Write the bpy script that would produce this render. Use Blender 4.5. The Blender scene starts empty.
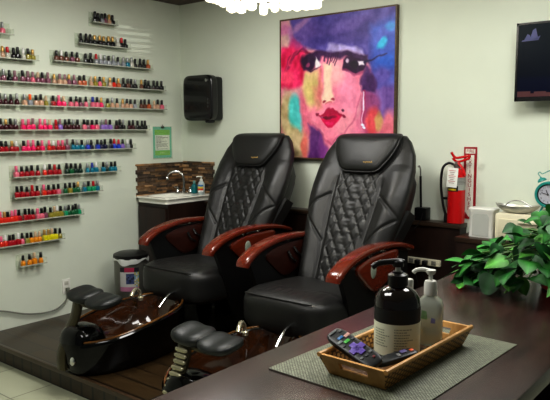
import bpy, bmesh, math, random
import numpy as np
from mathutils import Vector, Matrix, Euler, noise
from math import sin, cos, pi, radians, sqrt
rnd = random.Random(7)
SC = bpy.context.scene
COL = SC.collection

# ------------------------------------------------------------------ colours & materials
def lin(c):
    c /= 255.0
    return c / 12.92 if c <= 0.04045 else ((c + 0.055) / 1.055) ** 2.4
def rgb(r, g, b): return (lin(r), lin(g), lin(b), 1.0)
MATS = {}
def mat(name, col=(0.5, 0.5, 0.5, 1), rough=0.5, metal=0.0, var=0.08, nscale=8.0, bump=0.0, bscale=60.0,
        trans=0.0, emit=None, estr=0.0, attr=False, alpha=1.0, coat=0.0, spec=0.5, stretch=None, ior=1.45):
    if name in MATS: return MATS[name]
    m = bpy.data.materials.new(name); m.use_nodes = True
    nt = m.node_tree; N = nt.nodes; L = nt.links
    b = N['Principled BSDF']
    b.inputs['Roughness'].default_value = rough
    b.inputs['Metallic'].default_value = metal
    b.inputs['Transmission Weight'].default_value = trans
    b.inputs['Coat Weight'].default_value = coat
    b.inputs['Specular IOR Level'].default_value = spec
    b.inputs['Alpha'].default_value = alpha
    b.inputs['IOR'].default_value = ior
    tc = N.new('ShaderNodeTexCoord'); mp = N.new('ShaderNodeMapping')
    L.new(tc.outputs['Object'], mp.inputs['Vector'])
    if stretch: mp.inputs['Scale'].default_value = stretch
    nz = N.new('ShaderNodeTexNoise'); nz.inputs['Scale'].default_value = nscale; nz.inputs['Detail'].default_value = 5
    L.new(mp.outputs[0], nz.inputs['Vector'])
    mx = N.new('ShaderNodeMix'); mx.data_type = 'RGBA'; mx.blend_type = 'MULTIPLY'
    mx.inputs['Factor'].default_value = 1.0
    rp = N.new('ShaderNodeValToRGB')
    lo, hi = 1 - var, 1 + var
    rp.color_ramp.elements[0].position = 0.3; rp.color_ramp.elements[1].position = 0.7
    rp.color_ramp.elements[0].color = (lo, lo, lo, 1); rp.color_ramp.elements[1].color = (hi, hi, hi, 1)
    L.new(nz.outputs['Fac'], rp.inputs['Fac'])
    if attr:
        at = N.new('ShaderNodeAttribute'); at.attribute_name = 'Col'
        L.new(at.outputs['Color'], mx.inputs['A'])
    else:
        mx.inputs['A'].default_value = col
    L.new(rp.outputs['Color'], mx.inputs['B'])
    L.new(mx.outputs['Result'], b.inputs['Base Color'])
    if emit:
        b.inputs['Emission Color'].default_value = emit; b.inputs['Emission Strength'].default_value = estr
    if bump > 0:
        n2 = N.new('ShaderNodeTexNoise'); n2.inputs['Scale'].default_value = bscale; n2.inputs['Detail'].default_value = 4
        L.new(mp.outputs[0], n2.inputs['Vector'])
        bp = N.new('ShaderNodeBump'); bp.inputs['Strength'].default_value = bump; bp.inputs['Distance'].default_value = 0.01
        L.new(n2.outputs['Fac'], bp.inputs['Height']); L.new(bp.outputs[0], b.inputs['Normal'])
    MATS[name] = m
    return m

def wood(name, c1, c2, rough=0.35, scale=(1, 12, 12), coat=0.0, dist=3.0, spec=0.5):
    if name in MATS: return MATS[name]
    m = mat(name, rough=rough, coat=coat, spec=spec); nt = m.node_tree; N = nt.nodes; L = nt.links
    b = N['Principled BSDF']
    tc = N.new('ShaderNodeTexCoord'); mp = N.new('ShaderNodeMapping'); mp.inputs['Scale'].default_value = scale
    L.new(tc.outputs['Object'], mp.inputs[0])
    n = N.new('ShaderNodeTexNoise'); n.inputs['Scale'].default_value = 2.2; n.inputs['Detail'].default_value = 7
    n.inputs['Distortion'].default_value = dist * 0.3
    L.new(mp.outputs[0], n.inputs['Vector'])
    r = N.new('ShaderNodeValToRGB'); r.color_ramp.elements[0].position = 0.35; r.color_ramp.elements[1].position = 0.65
    r.color_ramp.elements[0].color = c1; r.color_ramp.elements[1].color = c2
    L.new(n.outputs['Fac'], r.inputs[0]); L.new(r.outputs[0], b.inputs['Base Color'])
    return m

# ------------------------------------------------------------------ mesh builder
class MB:
    def __init__(s):
        s.v = []; s.f = []; s.c = []; s.col = (1, 1, 1, 1)
    def add(s, vs, fs, M=None):
        o = len(s.v)
        for p in vs:
            p = Vector(p)
            if M is not None: p = M @ p
            s.v.append(tuple(p)); s.c.append(s.col)
        for f in fs: s.f.append(tuple(i + o for i in f))
        return s
    def box(s, c, h, M=None, bev=0.0):
        cx, cy, cz = c; hx, hy, hz = h
        if bev > 0:
            bm = bmesh.new(); bmesh.ops.create_cube(bm, size=2)
            for v in bm.verts: v.co = Vector((v.co.x * hx, v.co.y * hy, v.co.z * hz))
            bmesh.ops.bevel(bm, geom=bm.edges[:], offset=min(bev, 0.95 * min(h)), segments=2, profile=0.6, affect='EDGES', clamp_overlap=True)
            bm.verts.index_update()
            vs = [v.co + Vector(c) for v in bm.verts]; fs = [[v.index for v in f.verts] for f in bm.faces]
            bm.free(); return s.add(vs, fs, M)
        vs = [(cx + a * hx, cy + b * hy, cz + d * hz) for a in (-1, 1) for b in (-1, 1) for d in (-1, 1)]
        fs = [(0, 1, 3, 2), (4, 6, 7, 5), (0, 4, 5, 1), (2, 3, 7, 6), (0, 2, 6, 4), (1, 5, 7, 3)]
        return s.add(vs, fs, M)
    def sup(s, c, h, p=4.0, n=12, warp=None, M=None):
        vs = []; fs = []
        for ax in range(3):
            for sg in (-1, 1):
                o = len(vs)
                for i in range(n + 1):
                    for j in range(n + 1):
                        a = math.tan((i / n * 2 - 1) * pi / 4); b = math.tan((j / n * 2 - 1) * pi / 4)
                        d = [0, 0, 0]; d[ax] = sg; d[(ax + 1) % 3] = a * sg; d[(ax + 2) % 3] = b
                        k = sum(abs(t) ** p for t in d) ** (1 / p)
                        q = [c[t] + d[t] / k * h[t] for t in range(3)]
                        vs.append(warp(q) if warp else q)
                for i in range(n):
                    for j in range(n):
                        fs.append((o + i * (n + 1) + j, o + (i + 1) * (n + 1) + j, o + (i + 1) * (n + 1) + j + 1, o + i * (n + 1) + j + 1))
        return s.add(vs, fs, M)
    def loft(s, rings, cap=True, closed=True, M=None):
        n = len(rings[0]); vs = [p for r in rings for p in r]; fs = []
        for i in range(len(rings) - 1):
            for j in range(n if closed else n - 1):
                k = (j + 1) % n
                fs.append((i * n + j, i * n + k, (i + 1) * n + k, (i + 1) * n + j))
        if cap and closed:
            fs.append(tuple(range(n))[::-1]); fs.append(tuple((len(rings) - 1) * n + j for j in range(n)))
        return s.add(vs, fs, M)
    def lathe(s, prof, c=(0, 0, 0), n=24, M=None, cap=True):
        rings = [[(c[0] + r * cos(2 * pi * j / n), c[1] + r * sin(2 * pi * j / n), c[2] + z) for j in range(n)] for r, z in prof]
        return s.loft(rings, cap=cap, M=M)
    def tube(s, pts, r, n=10, closed=False, M=None, flat=None):
        pts = [Vector(p) for p in pts]; m = len(pts); rings = []; up = None
        for i, p in enumerate(pts):
            a = pts[(i - 1) % m] if (closed or i > 0) else p
            b = pts[(i + 1) % m] if (closed or i < m - 1) else p
            t = (b - a).normalized()
            if up is None:
                up = t.orthogonal().normalized()
            up = (up - t * up.dot(t)).normalized()
            w = t.cross(up); rr = r[i] if isinstance(r, (list, tuple)) else r
            rings.append([p + up * (rr * cos(2 * pi * j / n)) + w * (rr * sin(2 * pi * j / n)) for j in range(n)])
        if closed: rings.append(rings[0]); return s.loft(rings, cap=False, M=M)
        return s.loft(rings, M=M)
    def prism(s, poly, a, b, ax=2, M=None):
        # poly in the two other axes (cyclic order), extruded along ax from a to b
        def P(q, t):
            d = [0, 0, 0]; d[ax] = t; d[(ax + 1) % 3] = q[0]; d[(ax + 2) % 3] = q[1]; return d
        return s.loft([[P(q, a) for q in poly], [P(q, b) for q in poly]], M=M)
    def build(s, name, m, parent=None, smooth=True, attr=False, loc=None, rot=None, ang=40):
        me = bpy.data.meshes.new(name); me.from_pydata(s.v, [], s.f)
        bm = bmesh.new(); bm.from_mesh(me)
        if attr:
            pass
        else:
            bmesh.ops.remove_doubles(bm, verts=bm.verts[:], dist=1e-6)
        bmesh.ops.recalc_face_normals(bm, faces=bm.faces[:]); bm.to_mesh(me); bm.free()
        if attr:
            a = me.color_attributes.new('Col', 'FLOAT_COLOR', 'POINT')
            a.data.foreach_set('color', [t for c in s.c for t in c])
        me.materials.append(m)
        if smooth:
            me.polygons.foreach_set('use_smooth', [True] * len(me.polygons))
            try: me.set_sharp_from_angle(angle=radians(ang))
            except Exception: pass
        o = bpy.data.objects.new(name, me); COL.objects.link(o)
        if parent: o.parent = parent
        if loc: o.location = loc
        if rot: o.rotation_euler = rot
        return o

def tag(o, label=None, cat=None, group=None, kind=None):
    if label: o['label'] = label
    if cat: o['category'] = cat
    if group: o['group'] = group
    if kind: o['kind'] = kind
    return o
def thing(name, label, cat, loc=(0, 0, 0), rz=0.0, group=None):
    o = bpy.data.objects.new(name, None); o.empty_display_size = 0.05; COL.objects.link(o)
    o.location = loc; o.rotation_euler = (0, 0, rz)
    return tag(o, label, cat, group)
def struct(o, label=None):
    o['kind'] = 'structure'
    if label: o['label'] = label
    return o
def copy_tree(o, parent=None):
    c = o.copy(); COL.objects.link(c)
    if parent: c.parent = parent
    for ch in list(o.children): copy_tree(ch, c)
    return c
def text_into(mb, body, size, M, depth=0.0008, align='CENTER', spacing=1.0):
    cu = bpy.data.curves.new('lettering', 'FONT'); cu.body = body; cu.size = size; cu.align_x = align; cu.align_y = 'CENTER'
    cu.extrude = depth; cu.space_line = spacing; cu.resolution_u = 3
    ob = bpy.data.objects.new('lettering', cu); COL.objects.link(ob)
    dg = bpy.context.evaluated_depsgraph_get(); me = bpy.data.meshes.new_from_object(ob.evaluated_get(dg))
    mb.add([v.co.copy() for v in me.vertices], [tuple(p.vertices) for p in me.polygons], M)
    bpy.data.objects.remove(ob); bpy.data.curves.remove(cu); bpy.data.meshes.remove(me)
def spl(pts, n=8, closed=False):
    # Catmull-Rom through points
    P = [Vector(p) for p in pts]; out = []; m = len(P)
    for i in range(m if closed else m - 1):
        p0 = P[(i - 1) % m] if closed or i > 0 else P[0]; p1 = P[i]; p2 = P[(i + 1) % m]
        p3 = P[(i + 2) % m] if closed or i < m - 2 else P[m - 1]
        for k in range(n):
            t = k / n
            out.append(0.5 * ((2 * p1) + (p2 - p0) * t + (2 * p0 - 5 * p1 + 4 * p2 - p3) * t * t + (3 * p1 - p0 - 3 * p2 + p3) * t ** 3))
    if not closed: out.append(P[-1])
    return out
def interp(x, xs, ys):
    return float(np.interp(x, xs, ys))

# common materials
LEATHER = mat('black_leather', rgb(27, 27, 26), rough=0.42, var=0.12, bump=0.12, bscale=260, spec=0.5)
SHELL = mat('black_plastic_shell', rgb(14, 14, 14), rough=0.4, var=0.1)
BLACK = mat('black_plastic', rgb(16, 16, 17), rough=0.35, var=0.1)
GLOSSBLACK = mat('gloss_black_acrylic', rgb(6, 6, 6), rough=0.10, var=0.1, spec=0.3)
CHROME = mat('chrome', rgb(215, 215, 215), rough=0.12, metal=1.0, var=0.03)
STEEL = mat('brushed_steel', rgb(150, 150, 145), rough=0.35, metal=0.9, var=0.06)
REDWOOD = mat('lacquered_red_wood', rgb(98, 34, 17), rough=0.2, var=0.14, nscale=5, stretch=(14, 2, 14), coat=0.4)
WHITEP = mat('white_plastic', rgb(222, 222, 214), rough=0.4, var=0.03)
CREAM = mat('cream_plastic', rgb(214, 208, 184), rough=0.45, var=0.04)
DARKWOOD = wood('dark_espresso_wood', rgb(26, 15, 11), rgb(44, 26, 19), rough=0.4, scale=(6, 6, 1))
PZ = 0.13     # top of the raised platform
CEIL = 2.715

# ------------------------------------------------------------------ setting
def wall_mat():
    m = mat('painted_wall', rgb(213, 219, 205), rough=0.75, var=0.02, nscale=3, bump=0.05, bscale=180)
    return m
WALL = wall_mat()
def tile_mat():
    m = mat('beige_floor_tiles', rgb(176, 176, 156), rough=0.35, var=0.06); N = m.node_tree.nodes; L = m.node_tree.links
    br = N.new('ShaderNodeTexBrick'); br.offset = 0.0; br.inputs['Color1'].default_value = rgb(172, 174, 152); br.inputs['Color2'].default_value = rgb(164, 166, 144)
    br.inputs['Mortar'].default_value = rgb(120, 120, 104); br.inputs['Scale'].default_value = 1.0
    br.inputs['Brick Width'].default_value = 0.45; br.inputs['Row Height'].default_value = 0.45; br.inputs['Mortar Size'].default_value = 0.005
    tc = N.new('ShaderNodeTexCoord'); L.new(tc.outputs['Object'], br.inputs['Vector'])
    L.new(br.outputs['Color'], N['Principled BSDF'].inputs['Base Color']); return m
def plank_mat(name, c1, c2, cm, bw, rh, rot, rough=0.3, ms=0.006):
    m = mat(name, rgb(40, 28, 18), rough=rough); N = m.node_tree.nodes; L = m.node_tree.links
    tc = N.new('ShaderNodeTexCoord'); mp = N.new('ShaderNodeMapping'); mp.inputs['Rotation'].default_value = rot
    L.new(tc.outputs['Object'], mp.inputs[0])
    br = N.new('ShaderNodeTexBrick'); br.inputs['Color1'].default_value = c1; br.inputs['Color2'].default_value = c2; br.inputs['Mortar'].default_value = cm
    br.inputs['Scale'].default_value = 1.0; br.inputs['Brick Width'].default_value = bw; br.inputs['Row Height'].default_value = rh; br.inputs['Mortar Size'].default_value = ms
    L.new(mp.outputs[0], br.inputs['Vector'])
    nz = N.new('ShaderNodeTexNoise'); nz.inputs['Scale'].default_value = 6; nz.inputs['Detail'].default_value = 6
    mp2 = N.new('ShaderNodeMapping'); mp2.inputs['Scale'].default_value = (1, 8, 8); L.new(mp.outputs[0], mp2.inputs[0]); L.new(mp2.outputs[0], nz.inputs['Vector'])
    mx = N.new('ShaderNodeMix'); mx.data_type = 'RGBA'; mx.blend_type = 'MULTIPLY'; mx.inputs['Factor'].default_value = 0.6
    L.new(br.outputs['Color'], mx.inputs['A']); L.new(nz.outputs['Fac'], mx.inputs['B'])
    L.new(mx.outputs['Result'], N['Principled BSDF'].inputs['Base Color']); return m

struct(MB().box((2.8, -3, -0.05), (3.0, 3.2, 0.05)).build('floor', tile_mat(), smooth=False))
struct(MB().box((-0.06, -3, 1.4), (0.06, 3.2, 1.5)).build('wall_left', WALL, smooth=False))
struct(MB().box((2.8, 0.06, 1.4), (3.0, 0.06, 1.5)).build('wall_back', WALL, smooth=False))
struct(MB().box((2.8, -3, CEIL + 0.05), (3.0, 3.2, 0.05)).build('ceiling', mat('ceiling_paint', rgb(205, 205, 194), rough=0.9, var=0.03), smooth=False))
# dark wooden crown moulding at the ceiling corner
CROWN = wood('crown_wood', rgb(58, 42, 32), rgb(84, 62, 46), rough=0.5, scale=(2, 14, 14))
struct(MB().box((2.8, -.14, CEIL - .009), (2.8, .14, .009)).build('trim_1', CROWN, smooth=False))
struct(MB().box((.14, -3.1, CEIL - .0095), (.14, 2.82, .0085)).build('trim_2', CROWN, smooth=False))

# platform
pl = thing('pedicure_platform', 'low dark wood plank platform raised under the black pedicure chairs', 'platform', (0, 0, 0))
MB().box((1.388, -0.985, PZ - 0.012), (1.388, 0.985, 0.012)).build('platform_deck', plank_mat('platform_planks', rgb(66, 50, 29), rgb(54, 40, 23), rgb(20, 14, 9), 1.2, 0.14, (0, 0, 0), 0.28), pl, smooth=False)
MB().box((1.388, -0.985, 0.053), (1.388, 0.985, 0.053)).build('platform_riser', plank_mat('riser_planks', rgb(70, 54, 34), rgb(58, 44, 28), rgb(14, 10, 6), 0.11, 3.0, (radians(90), 0, 0), 0.4, .010), pl, smooth=False)
MB().box((1.388, -1.978, PZ - 0.014), (1.388, 0.012, 0.0145), bev=0.004).build('platform_nosing', wood('nosing_wood', rgb(50, 36, 24), rgb(72, 54, 36), rough=0.3), pl)

# ledge along the back wall
lw = thing('low_wall_ledge', 'long dark wood ledge along the back wall behind the chairs', 'ledge', (0, 0, PZ))
MB().box((1.58, -0.055, 0.40), (1.165, 0.055, 0.40)).build('ledge_panel', DARKWOOD, lw, smooth=False)
MB().box((1.58, -0.062, 0.815), (1.172, 0.062, 0.015), bev=0.004).build('ledge_top', wood('ledge_top_wood', rgb(38, 26, 18), rgb(62, 46, 34), rough=0.35, scale=(1, 10, 10)), lw)

# ------------------------------------------------------------------ pedicure chairs
def make_chair(label):
    t = thing('pedicure_chair', label, 'chair', (1.122, -0.71, PZ + .001), 0, 'black pedicure massage chairs')
    # plinth
    b = MB(); b.sup((0, 0.06, 0.165), (0.25, 0.36, 0.16), p=6, n=8); b.build('chair_base', GLOSSBLACK, t)
    # seat
    def sw(q):
        x, y, z = q
        top = (z - 0.42) / 0.11
        if top > 0:
            z += 0.022 * (1 - math.exp(-((y + 0.36) / 0.10) ** 2)) * 0 - 0.018 * math.exp(-(x / 0.16) ** 2) * max(0, min(1, (y + 0.36) / 0.1))
            if y < -0.30 and y > -0.49:                       # stitched panel at the front
                for k in range(-4, 5):
                    z -= 0.006 * math.exp(-((x - k * 0.055) / 0.007) ** 2) * math.exp(-((y + 0.39) / 0.07) ** 4)
            z -= 0.006 * math.exp(-((y + 0.295) / 0.008) ** 2)
        z += 0.05 * (-y - 0.1) * (1 if z > 0.4 else 0.3)
        return (x, y, z)
    s = MB(); s.sup((0, -0.13, 0.385), (0.335, 0.405, 0.135), p=4, n=44, warp=sw)
    seat = s.build('seat', LEATHER, t)
    m = MB(); m.tube([(x, -0.500 - 0.012 * (1 - (x / 0.27) ** 2), 0.500) for x in [i * 0.02 - 0.24 for i in range(25)]], 0.005, 8); m.build('seat_piping', LEATHER, seat)
    # backrest, grown along the recline
    L = 1.12; D = Vector((0, 0.5, 0.97)).normalized(); Nn = Vector((0, -0.97, 0.5)).normalized(); B0 = Vector((0, 0.0, 0.43))
    vs_, ws = [0, .12, .3, .45, .55, .65, .78, .88, .94, 1.0], [.26, .28, .315, .342, .362, .368, .362, .335, .30, .26]
    def W(v): return interp(v, vs_, ws)
    def depth(x, v):
        w = W(v); u = abs(x) / w
        d = 0.045 * math.exp(-((u - 0.78) / 0.2) ** 2) * interp(v, [0, .1, .6, .75, .8, 1], [.5, 1, 1, .6, .2, 0])
        d -= 0.014 * math.exp(-((u - 0.47) / 0.045) ** 2) * interp(v, [0, .06, .66, .72], [0, 1, 1, 0])
        qw = (0.36 + 0.10 * v) * w
        if abs(x) < qw and 0.05 < v < 0.74:
            a = (x / 0.074 + v * L / 0.118); bb_ = (x / 0.074 - v * L / 0.118)
            ga = abs(a - round(a)); gb = abs(bb_ - round(bb_))
            d -= 0.010 * max(math.exp(-(ga / 0.12) ** 2), math.exp(-(gb / 0.12) ** 2)) * min(1, (qw - abs(x)) / 0.02)
            d += 0.006
        # wing crease
        for (vv, sl) in ((0.30, 0.35), (0.60, -0.25)):
            e = v - (vv + sl * (u - 0.5))
            if u > 0.5: d -= 0.012 * math.exp(-(e / 0.012) ** 2)
        d += 0.003 * noise.noise(Vector((x * 9, v * 11, 3.1)))
        return d
    def P(x, v, d): return B0 + Vector((x, 0, 0)) + D * (v * L) + Nn * d
    rings = []; nf = 150; nv = 220
    for i in range(nv + 1):
        v = i / nv
        end = max(0, (v - 0.965) / 0.035); k = sqrt(max(0, 1 - end * end)) * 0.9 + 0.1
        w = W(v); r = []
        for j in range(nf + 1):
            th = -pi / 2 + pi * j / nf
            x = w * math.copysign(abs(sin(th)) ** 0.75, sin(th)); rim = (abs(cos(th)) ** 0.35)
            dd = depth(x, v) * min(1, rim * 1.0) + 0.06 * (rim - 1) - 0.0
            r.append(P(x * (1 - 0.06 * end), v, -0.02 + (dd + 0.02 + 0.03) * k - 0.03))
        for j in range(1, 12):
            th = pi / 2 + pi * j / 12
            r.append(P(w * sin(th) * (1 - 0.06 * end), v, -0.07 + 0.05 * cos(th) * k))
        rings.append(r)
    bk = MB(); bk.loft(rings); back = bk.build('backrest', LEATHER, t, ang=60)
    # headrest pillow
    out = spl([(-.125, .745), (0, .735), (.125, .745), (.175, .80), (.222, .88), (.232, .95), (.205, .998), (0, 1.006), (-.205, .998), (-.232, .95), (-.222, .88), (-.175, .80)], 8, closed=False) if False else spl([(-.12, .742, 0), (0, .736, 0), (.12, .742, 0), (.17, .785, 0), (.222, .87, 0), (.238, .95, 0), (.20, 1.0, 0), (0, 1.008, 0), (-.20, 1.0, 0), (-.238, .95, 0), (-.222, .87, 0), (-.17, .785, 0)], 8, closed=True)
    cen = Vector((0, .87, 0)); hr = []
    for r_, h in ((1.0, -0.02), (1.0, 0.022), (.985, .034), (.955, .043), (.9, .050), (.75, .057), (.5, .062), (.25, .064), (.03, .065)):
        ring = []
        for p in out:
            q = cen + (p - cen) * r_
            fall = 0.06 * max(0, (q.y - 0.93) / 0.075) ** 2
            ring.append(P(q.x, q.y, h - fall))
        hr.append(ring)
    h = MB(); h.loft(hr); head = h.build('headrest_pillow', LEATHER, back, ang=60)
    h = MB(); h.tube([P(p.x * 1.005, .87 + (p.y - .87) * 1.005, 0.026 - 0.06 * max(0, (p.y - 0.93) / 0.075) ** 2) for p in out], 0.006, 8, closed=True); h.build('headrest_piping', LEATHER, head)
    # small gold script mark on the pillow, too small in the photo to read
    g = MB(); X0 = 0.035
    pts = [P(X0 + i * 0.0042, .785 + 0.0045 * sin(i * 2.2) * (1 if i % 5 else 1.6), 0.059) for i in range(17)]
    g.tube(pts, 0.0022, 6); o = g.build('gold_script_mark', mat('gold_thread', rgb(200, 165, 95), rough=0.4, metal=0.3), head); o['label'] = 'tiny gold script mark'
    # rear shell and pocket
    rings = []
    for i in range(41):
        v = i / 40; w = interp(v, [0, .3, .6, .8, .92, 1], [.22, .28, .345, .345, .28, .15]) ; dp = interp(v, [0, .2, .5, .75, .9, 1], [.10, .16, .20, .20, .14, .03])
        rings.append([P(w * math.copysign(abs(cos(a)) ** 0.6, cos(a)), v * 0.93, -0.07 - dp * (abs(sin(a)) ** 0.6) * (1 if sin(a) > 0 else 0.1)) for a in [2 * pi * j / 32 for j in range(32)]])
    sh = MB(); sh.loft(rings); shell = sh.build('back_shell', SHELL, t, ang=60)
    for sx in (-1, 1):
        pk = MB()
        pk.loft([[P(sx * (xx + 0.012), v, -0.07), P(sx * (xx + 0.03 + g_), v, -0.10), P(sx * (xx + 0.03 + g_), v, -0.19), P(sx * (xx - 0.01), v, -0.24), P(sx * (xx - 0.03), v, -0.22), P(sx * (xx - 0.03), v, -0.08)] for v, xx, g_ in ((.30, .265, .0), (.40, .285, .006), (.48, .305, .012), (.555, .318, .018))])
        pk.build('side_pocket', LEATHER, shell, ang=25)
    # arms
    path = spl([(0, -.448, .628), (0, -.436, .662), (0, -.395, .692), (0, -.29, .738), (0, -.10, .772), (0, .12, .772), (0, .30, .75), (0, .44, .712)], 6)
    for sx in (-1, 1):
        arm = MB(); rings = []
        for i, p in enumerate(path):
            a = path[max(0, i - 1)]; b = path[min(len(path) - 1, i + 1)]; tg = (b - a).normalized(); up = Vector((0, -tg.z, tg.y))
            f = i / (len(path) - 1); th = interp(f, [0, .12, .5, 1], [.021, .024, .021, .015]); hw = interp(f, [0, .1, .5, 1], [.044, .047, .045, .036])
            xo = sx * interp(f, [0, .4, 1], [.326, .33, .335])
            q = Vector((xo, p.y, p.z)) - up * th
            rings.append([q + Vector((hw * math.copysign(abs(cos(w)) ** .5, cos(w)), 0, 0)) + up * (th * math.copysign(abs(sin(w)) ** .6, sin(w))) for w in [2 * pi * j / 20 for j in range(20)]])
        arm.loft(rings); ar = arm.build('armrest', REDWOOD, t, ang=50)
        # side shell under the arm
        x0, x1 = sx * .315, sx * .345
        poly = [(-.38, .655), (-.29, .69), (-.1, .725), (.15, .725), (.40, .68), (.40, .40), (.30, .12), (-.16, .12), (-.24, .30), (-.32, .52)]
        sp = MB(); sp.prism(poly, min(x0, x1), max(x0, x1), ax=0); shl = sp.build('arm_shell', SHELL, t, smooth=False)
        # teardrop wood panel
        td = spl([(0, -.235, .665), (0, -.10, .71), (0, .10, .722), (0, .235, .712), (0, .215, .62), (0, .12, .545), (0, .0, .505), (0, -.07, .515), (0, -.16, .58)], 6, closed=True)
        c0 = Vector((0, .02, .62)); xs = sx * .346
        pn = MB(); pn.loft([[Vector((xs + sx * dx, (c0 + (p - c0) * k).y, (c0 + (p - c0) * k).z)) for p in td] for dx, k in ((-.006, 1), (.016, 1), (.022, .95), (.025, .8), (.026, .3))]); pan = pn.build('outer_wood_panel', REDWOOD, shl)
        ov = MB(); ov.lathe([(.0, .0), (.032, 0), (.036, -.003), (.036, -.01)][::-1] + [], n=24, M=Matrix.Translation((xs + sx * .030, -.075, .635)) @ Matrix.Rotation(sx * pi / 2, 4, 'Y') @ Matrix.Diagonal((1.25, .85, 1, 1)))
        ov.build('oval_cap', mat('pale_satin_metal', rgb(170, 180, 165), rough=0.3, metal=0.4), pan)
        for yy in (-.09, .07):
            st = MB(); st.box((xs + sx * .005, yy, .725), (.01, .016, .014), bev=.004); st.build('chrome_clip', CHROME, shl)
        pn = MB(); pn.loft([[Vector((sx * .316 - sx * dx, (c0 + (p - c0) * k).y, (c0 + (p - c0) * k).z)) for p in td] for dx, k in ((-.006, .96), (.010, .96), (.014, .9), (.015, .3))]); pan2 = pn.build('inner_wood_panel', mat('dark_red_wood', rgb(48, 18, 11), rough=0.3, var=0.2, stretch=(14, 2, 14)), shl)
        ch = MB()
        ch.tube(spl([(sx * .292, -.02, .67), (sx * .288, .01, .62), (sx * .290, .06, .59)], 6), .008, 8)
        ch.tube(spl([(sx * .292, .04, .69), (sx * .288, .07, .65), (sx * .290, .115, .62)], 6), .008, 8)
        ch.build('chrome_handle', CHROME, pan2)
    # foot bath
    def rim(y): return interp(y, [-1.32, -1.2, -.9, -.45], [.19, .212, .262, .315])
    def ring(hx, hy, cy, z=None, zo=0, n=56, nose=0.0):
        r = []
        for j in range(n):
            a = 2 * pi * j / n; c_, s_ = cos(a), sin(a)
            y = cy + hy * math.copysign(abs(s_) ** .75, s_)
            k = interp(y, [-1.32, -1.15, -.9, -.5], [.82, .95, 1, .92])
            x = hx * k * math.copysign(abs(c_) ** .75, c_) + 0.03
            r.append((x, y, (rim(y) + zo) if z is None else z))
        return r
    tb = MB(); tb.loft([ring(.20, .39, -.885, 0.002), ring(.225, .415, -.885, .03), ring(.24, .43, -.885, .08), ring(.255, .43, -.885, .13), ring(.275, .425, -.885, None, -.02), ring(.278, .425, -.885, None, 0), ring(.26, .405, -.885, None, .012), ring(.245, .39, -.885, None, 0), ring(.235, .38, -.885, None, -.04)], cap=False)
    tb.add([(x, y, z) for x, y, z in ring(.20, .39, -.885, 0.0025)], [tuple(range(56))])
    tub = tb.build('foot_bath', GLOSSBLACK, t, ang=60)
    AMB = mat('amber_glass_resin', rgb(50, 25, 9), rough=0.08, var=0.5, nscale=7, coat=0.4, stretch=(5, 1.2, 3))
    bw = MB(); bw.loft([ring(.243, .388, -.885, None, .004), ring(.225, .35, -.87, None, -.05), ring(.20, .31, -.86, .14), ring(.15, .25, -.86, .09), ring(.05, .1, -.86, .08)], cap=False); bw.build('amber_bowl', AMB, tub, ang=60)
    rm = MB(); rm.tube([(x, y, z) for x, y, z in ring(.262, .408, -.885, None, .012)], .007, 8, closed=True); rm.build('bowl_rim', mat('amber_rim', rgb(96, 62, 26), rough=0.15, var=0.4, coat=0.5), tub)
    # front housing with chrome button
    fh = MB(); fh.sup((0.03, -1.20, .145), (.13, .115, .145), p=3.2, n=12); fh.build('nose_housing', GLOSSBLACK, tub)
    bt = MB(); bt.lathe([(.025, 0), (.025, .008), (.019, .012), (0.0005, .012)], M=Matrix.Translation((0.085, -1.308, .10)) @ Matrix.Rotation(radians(80), 4, 'X')); bt.build('chrome_button', CHROME, tub)
    fc = MB(); fc.tube(spl([(-.16, -.60, .29), (-.155, -.61, .34), (-.14, -.65, .37), (-.11, -.70, .365), (-.095, -.73, .34)], 6), [.013] * 25, 10); fc.lathe([(.02, 0), (.022, .02), (.014, .03)], c=(-.16, -.60, .28)); fc.build('bath_faucet', mat('ivory_chrome', rgb(205, 200, 175), rough=0.15, metal=0.7), tub)
    sp = MB(); sp.tube(spl([(.08, -.48, .31), (.10, -.50, .36), (.13, -.60, .36), (.15, -.70, .30)], 6), .010, 10); sp.build('spray_head', CHROME, tub)
    # footrest: post and the two foot pads
    fr = MB()
    prof = spl([(0, -1.20, .42), (0, -1.225, .33), (0, -1.285, .22), (0, -1.325, .12), (0, -1.325, .03)], 5)
    fr.loft([[(-.022 + dx, p.y + dy, p.z) for dx, dy in ((-.042, .004), (-.02, -.006), (.02, -.006), (.042, .004), (.042, .020), (-.042, .020))] for p in prof])
    fr.box((.065, -1.15, .405), (.09, .05, .010), bev=.006)
    post = fr.build('footrest_post', mat('olive_reflection_metal', rgb(70, 64, 44), rough=0.25, metal=0.5), t)  # olive colour carries the reflection of floor and wall in the panel
    for k, sx in enumerate((-1, 1)):
        pd = MB(); Mp = Matrix.Translation((.075 + sx * .09, -1.14, .448 - .006 * sx)) @ Matrix.Rotation(radians(2.5 - sx * 2), 4, 'Y') @ Matrix.Rotation(radians(8), 4, 'X')
        pd.sup((0, 0, 0), (.104, .095, .036 if sx < 0 else .031), p=3.0, n=14, M=Mp, warp=lambda q: (q[0], q[1], q[2] - .012 * math.exp(-(q[0] / .05) ** 2) * (q[2] > 0)))
        pd.build('foot_pad', mat('charcoal_vinyl', rgb(24, 27, 26), rough=0.42, var=0.08, bump=.08, bscale=200), post)
    return t
chair1 = make_chair('black leather pedicure massage chair with foot bath, nearer the sink')
chair2 = copy_tree(chair1)
chair2.location = (2.2, -0.84, PZ + .001); chair2['label'] = 'black leather pedicure massage chair in front of the painting, nearer the counter'
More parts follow.
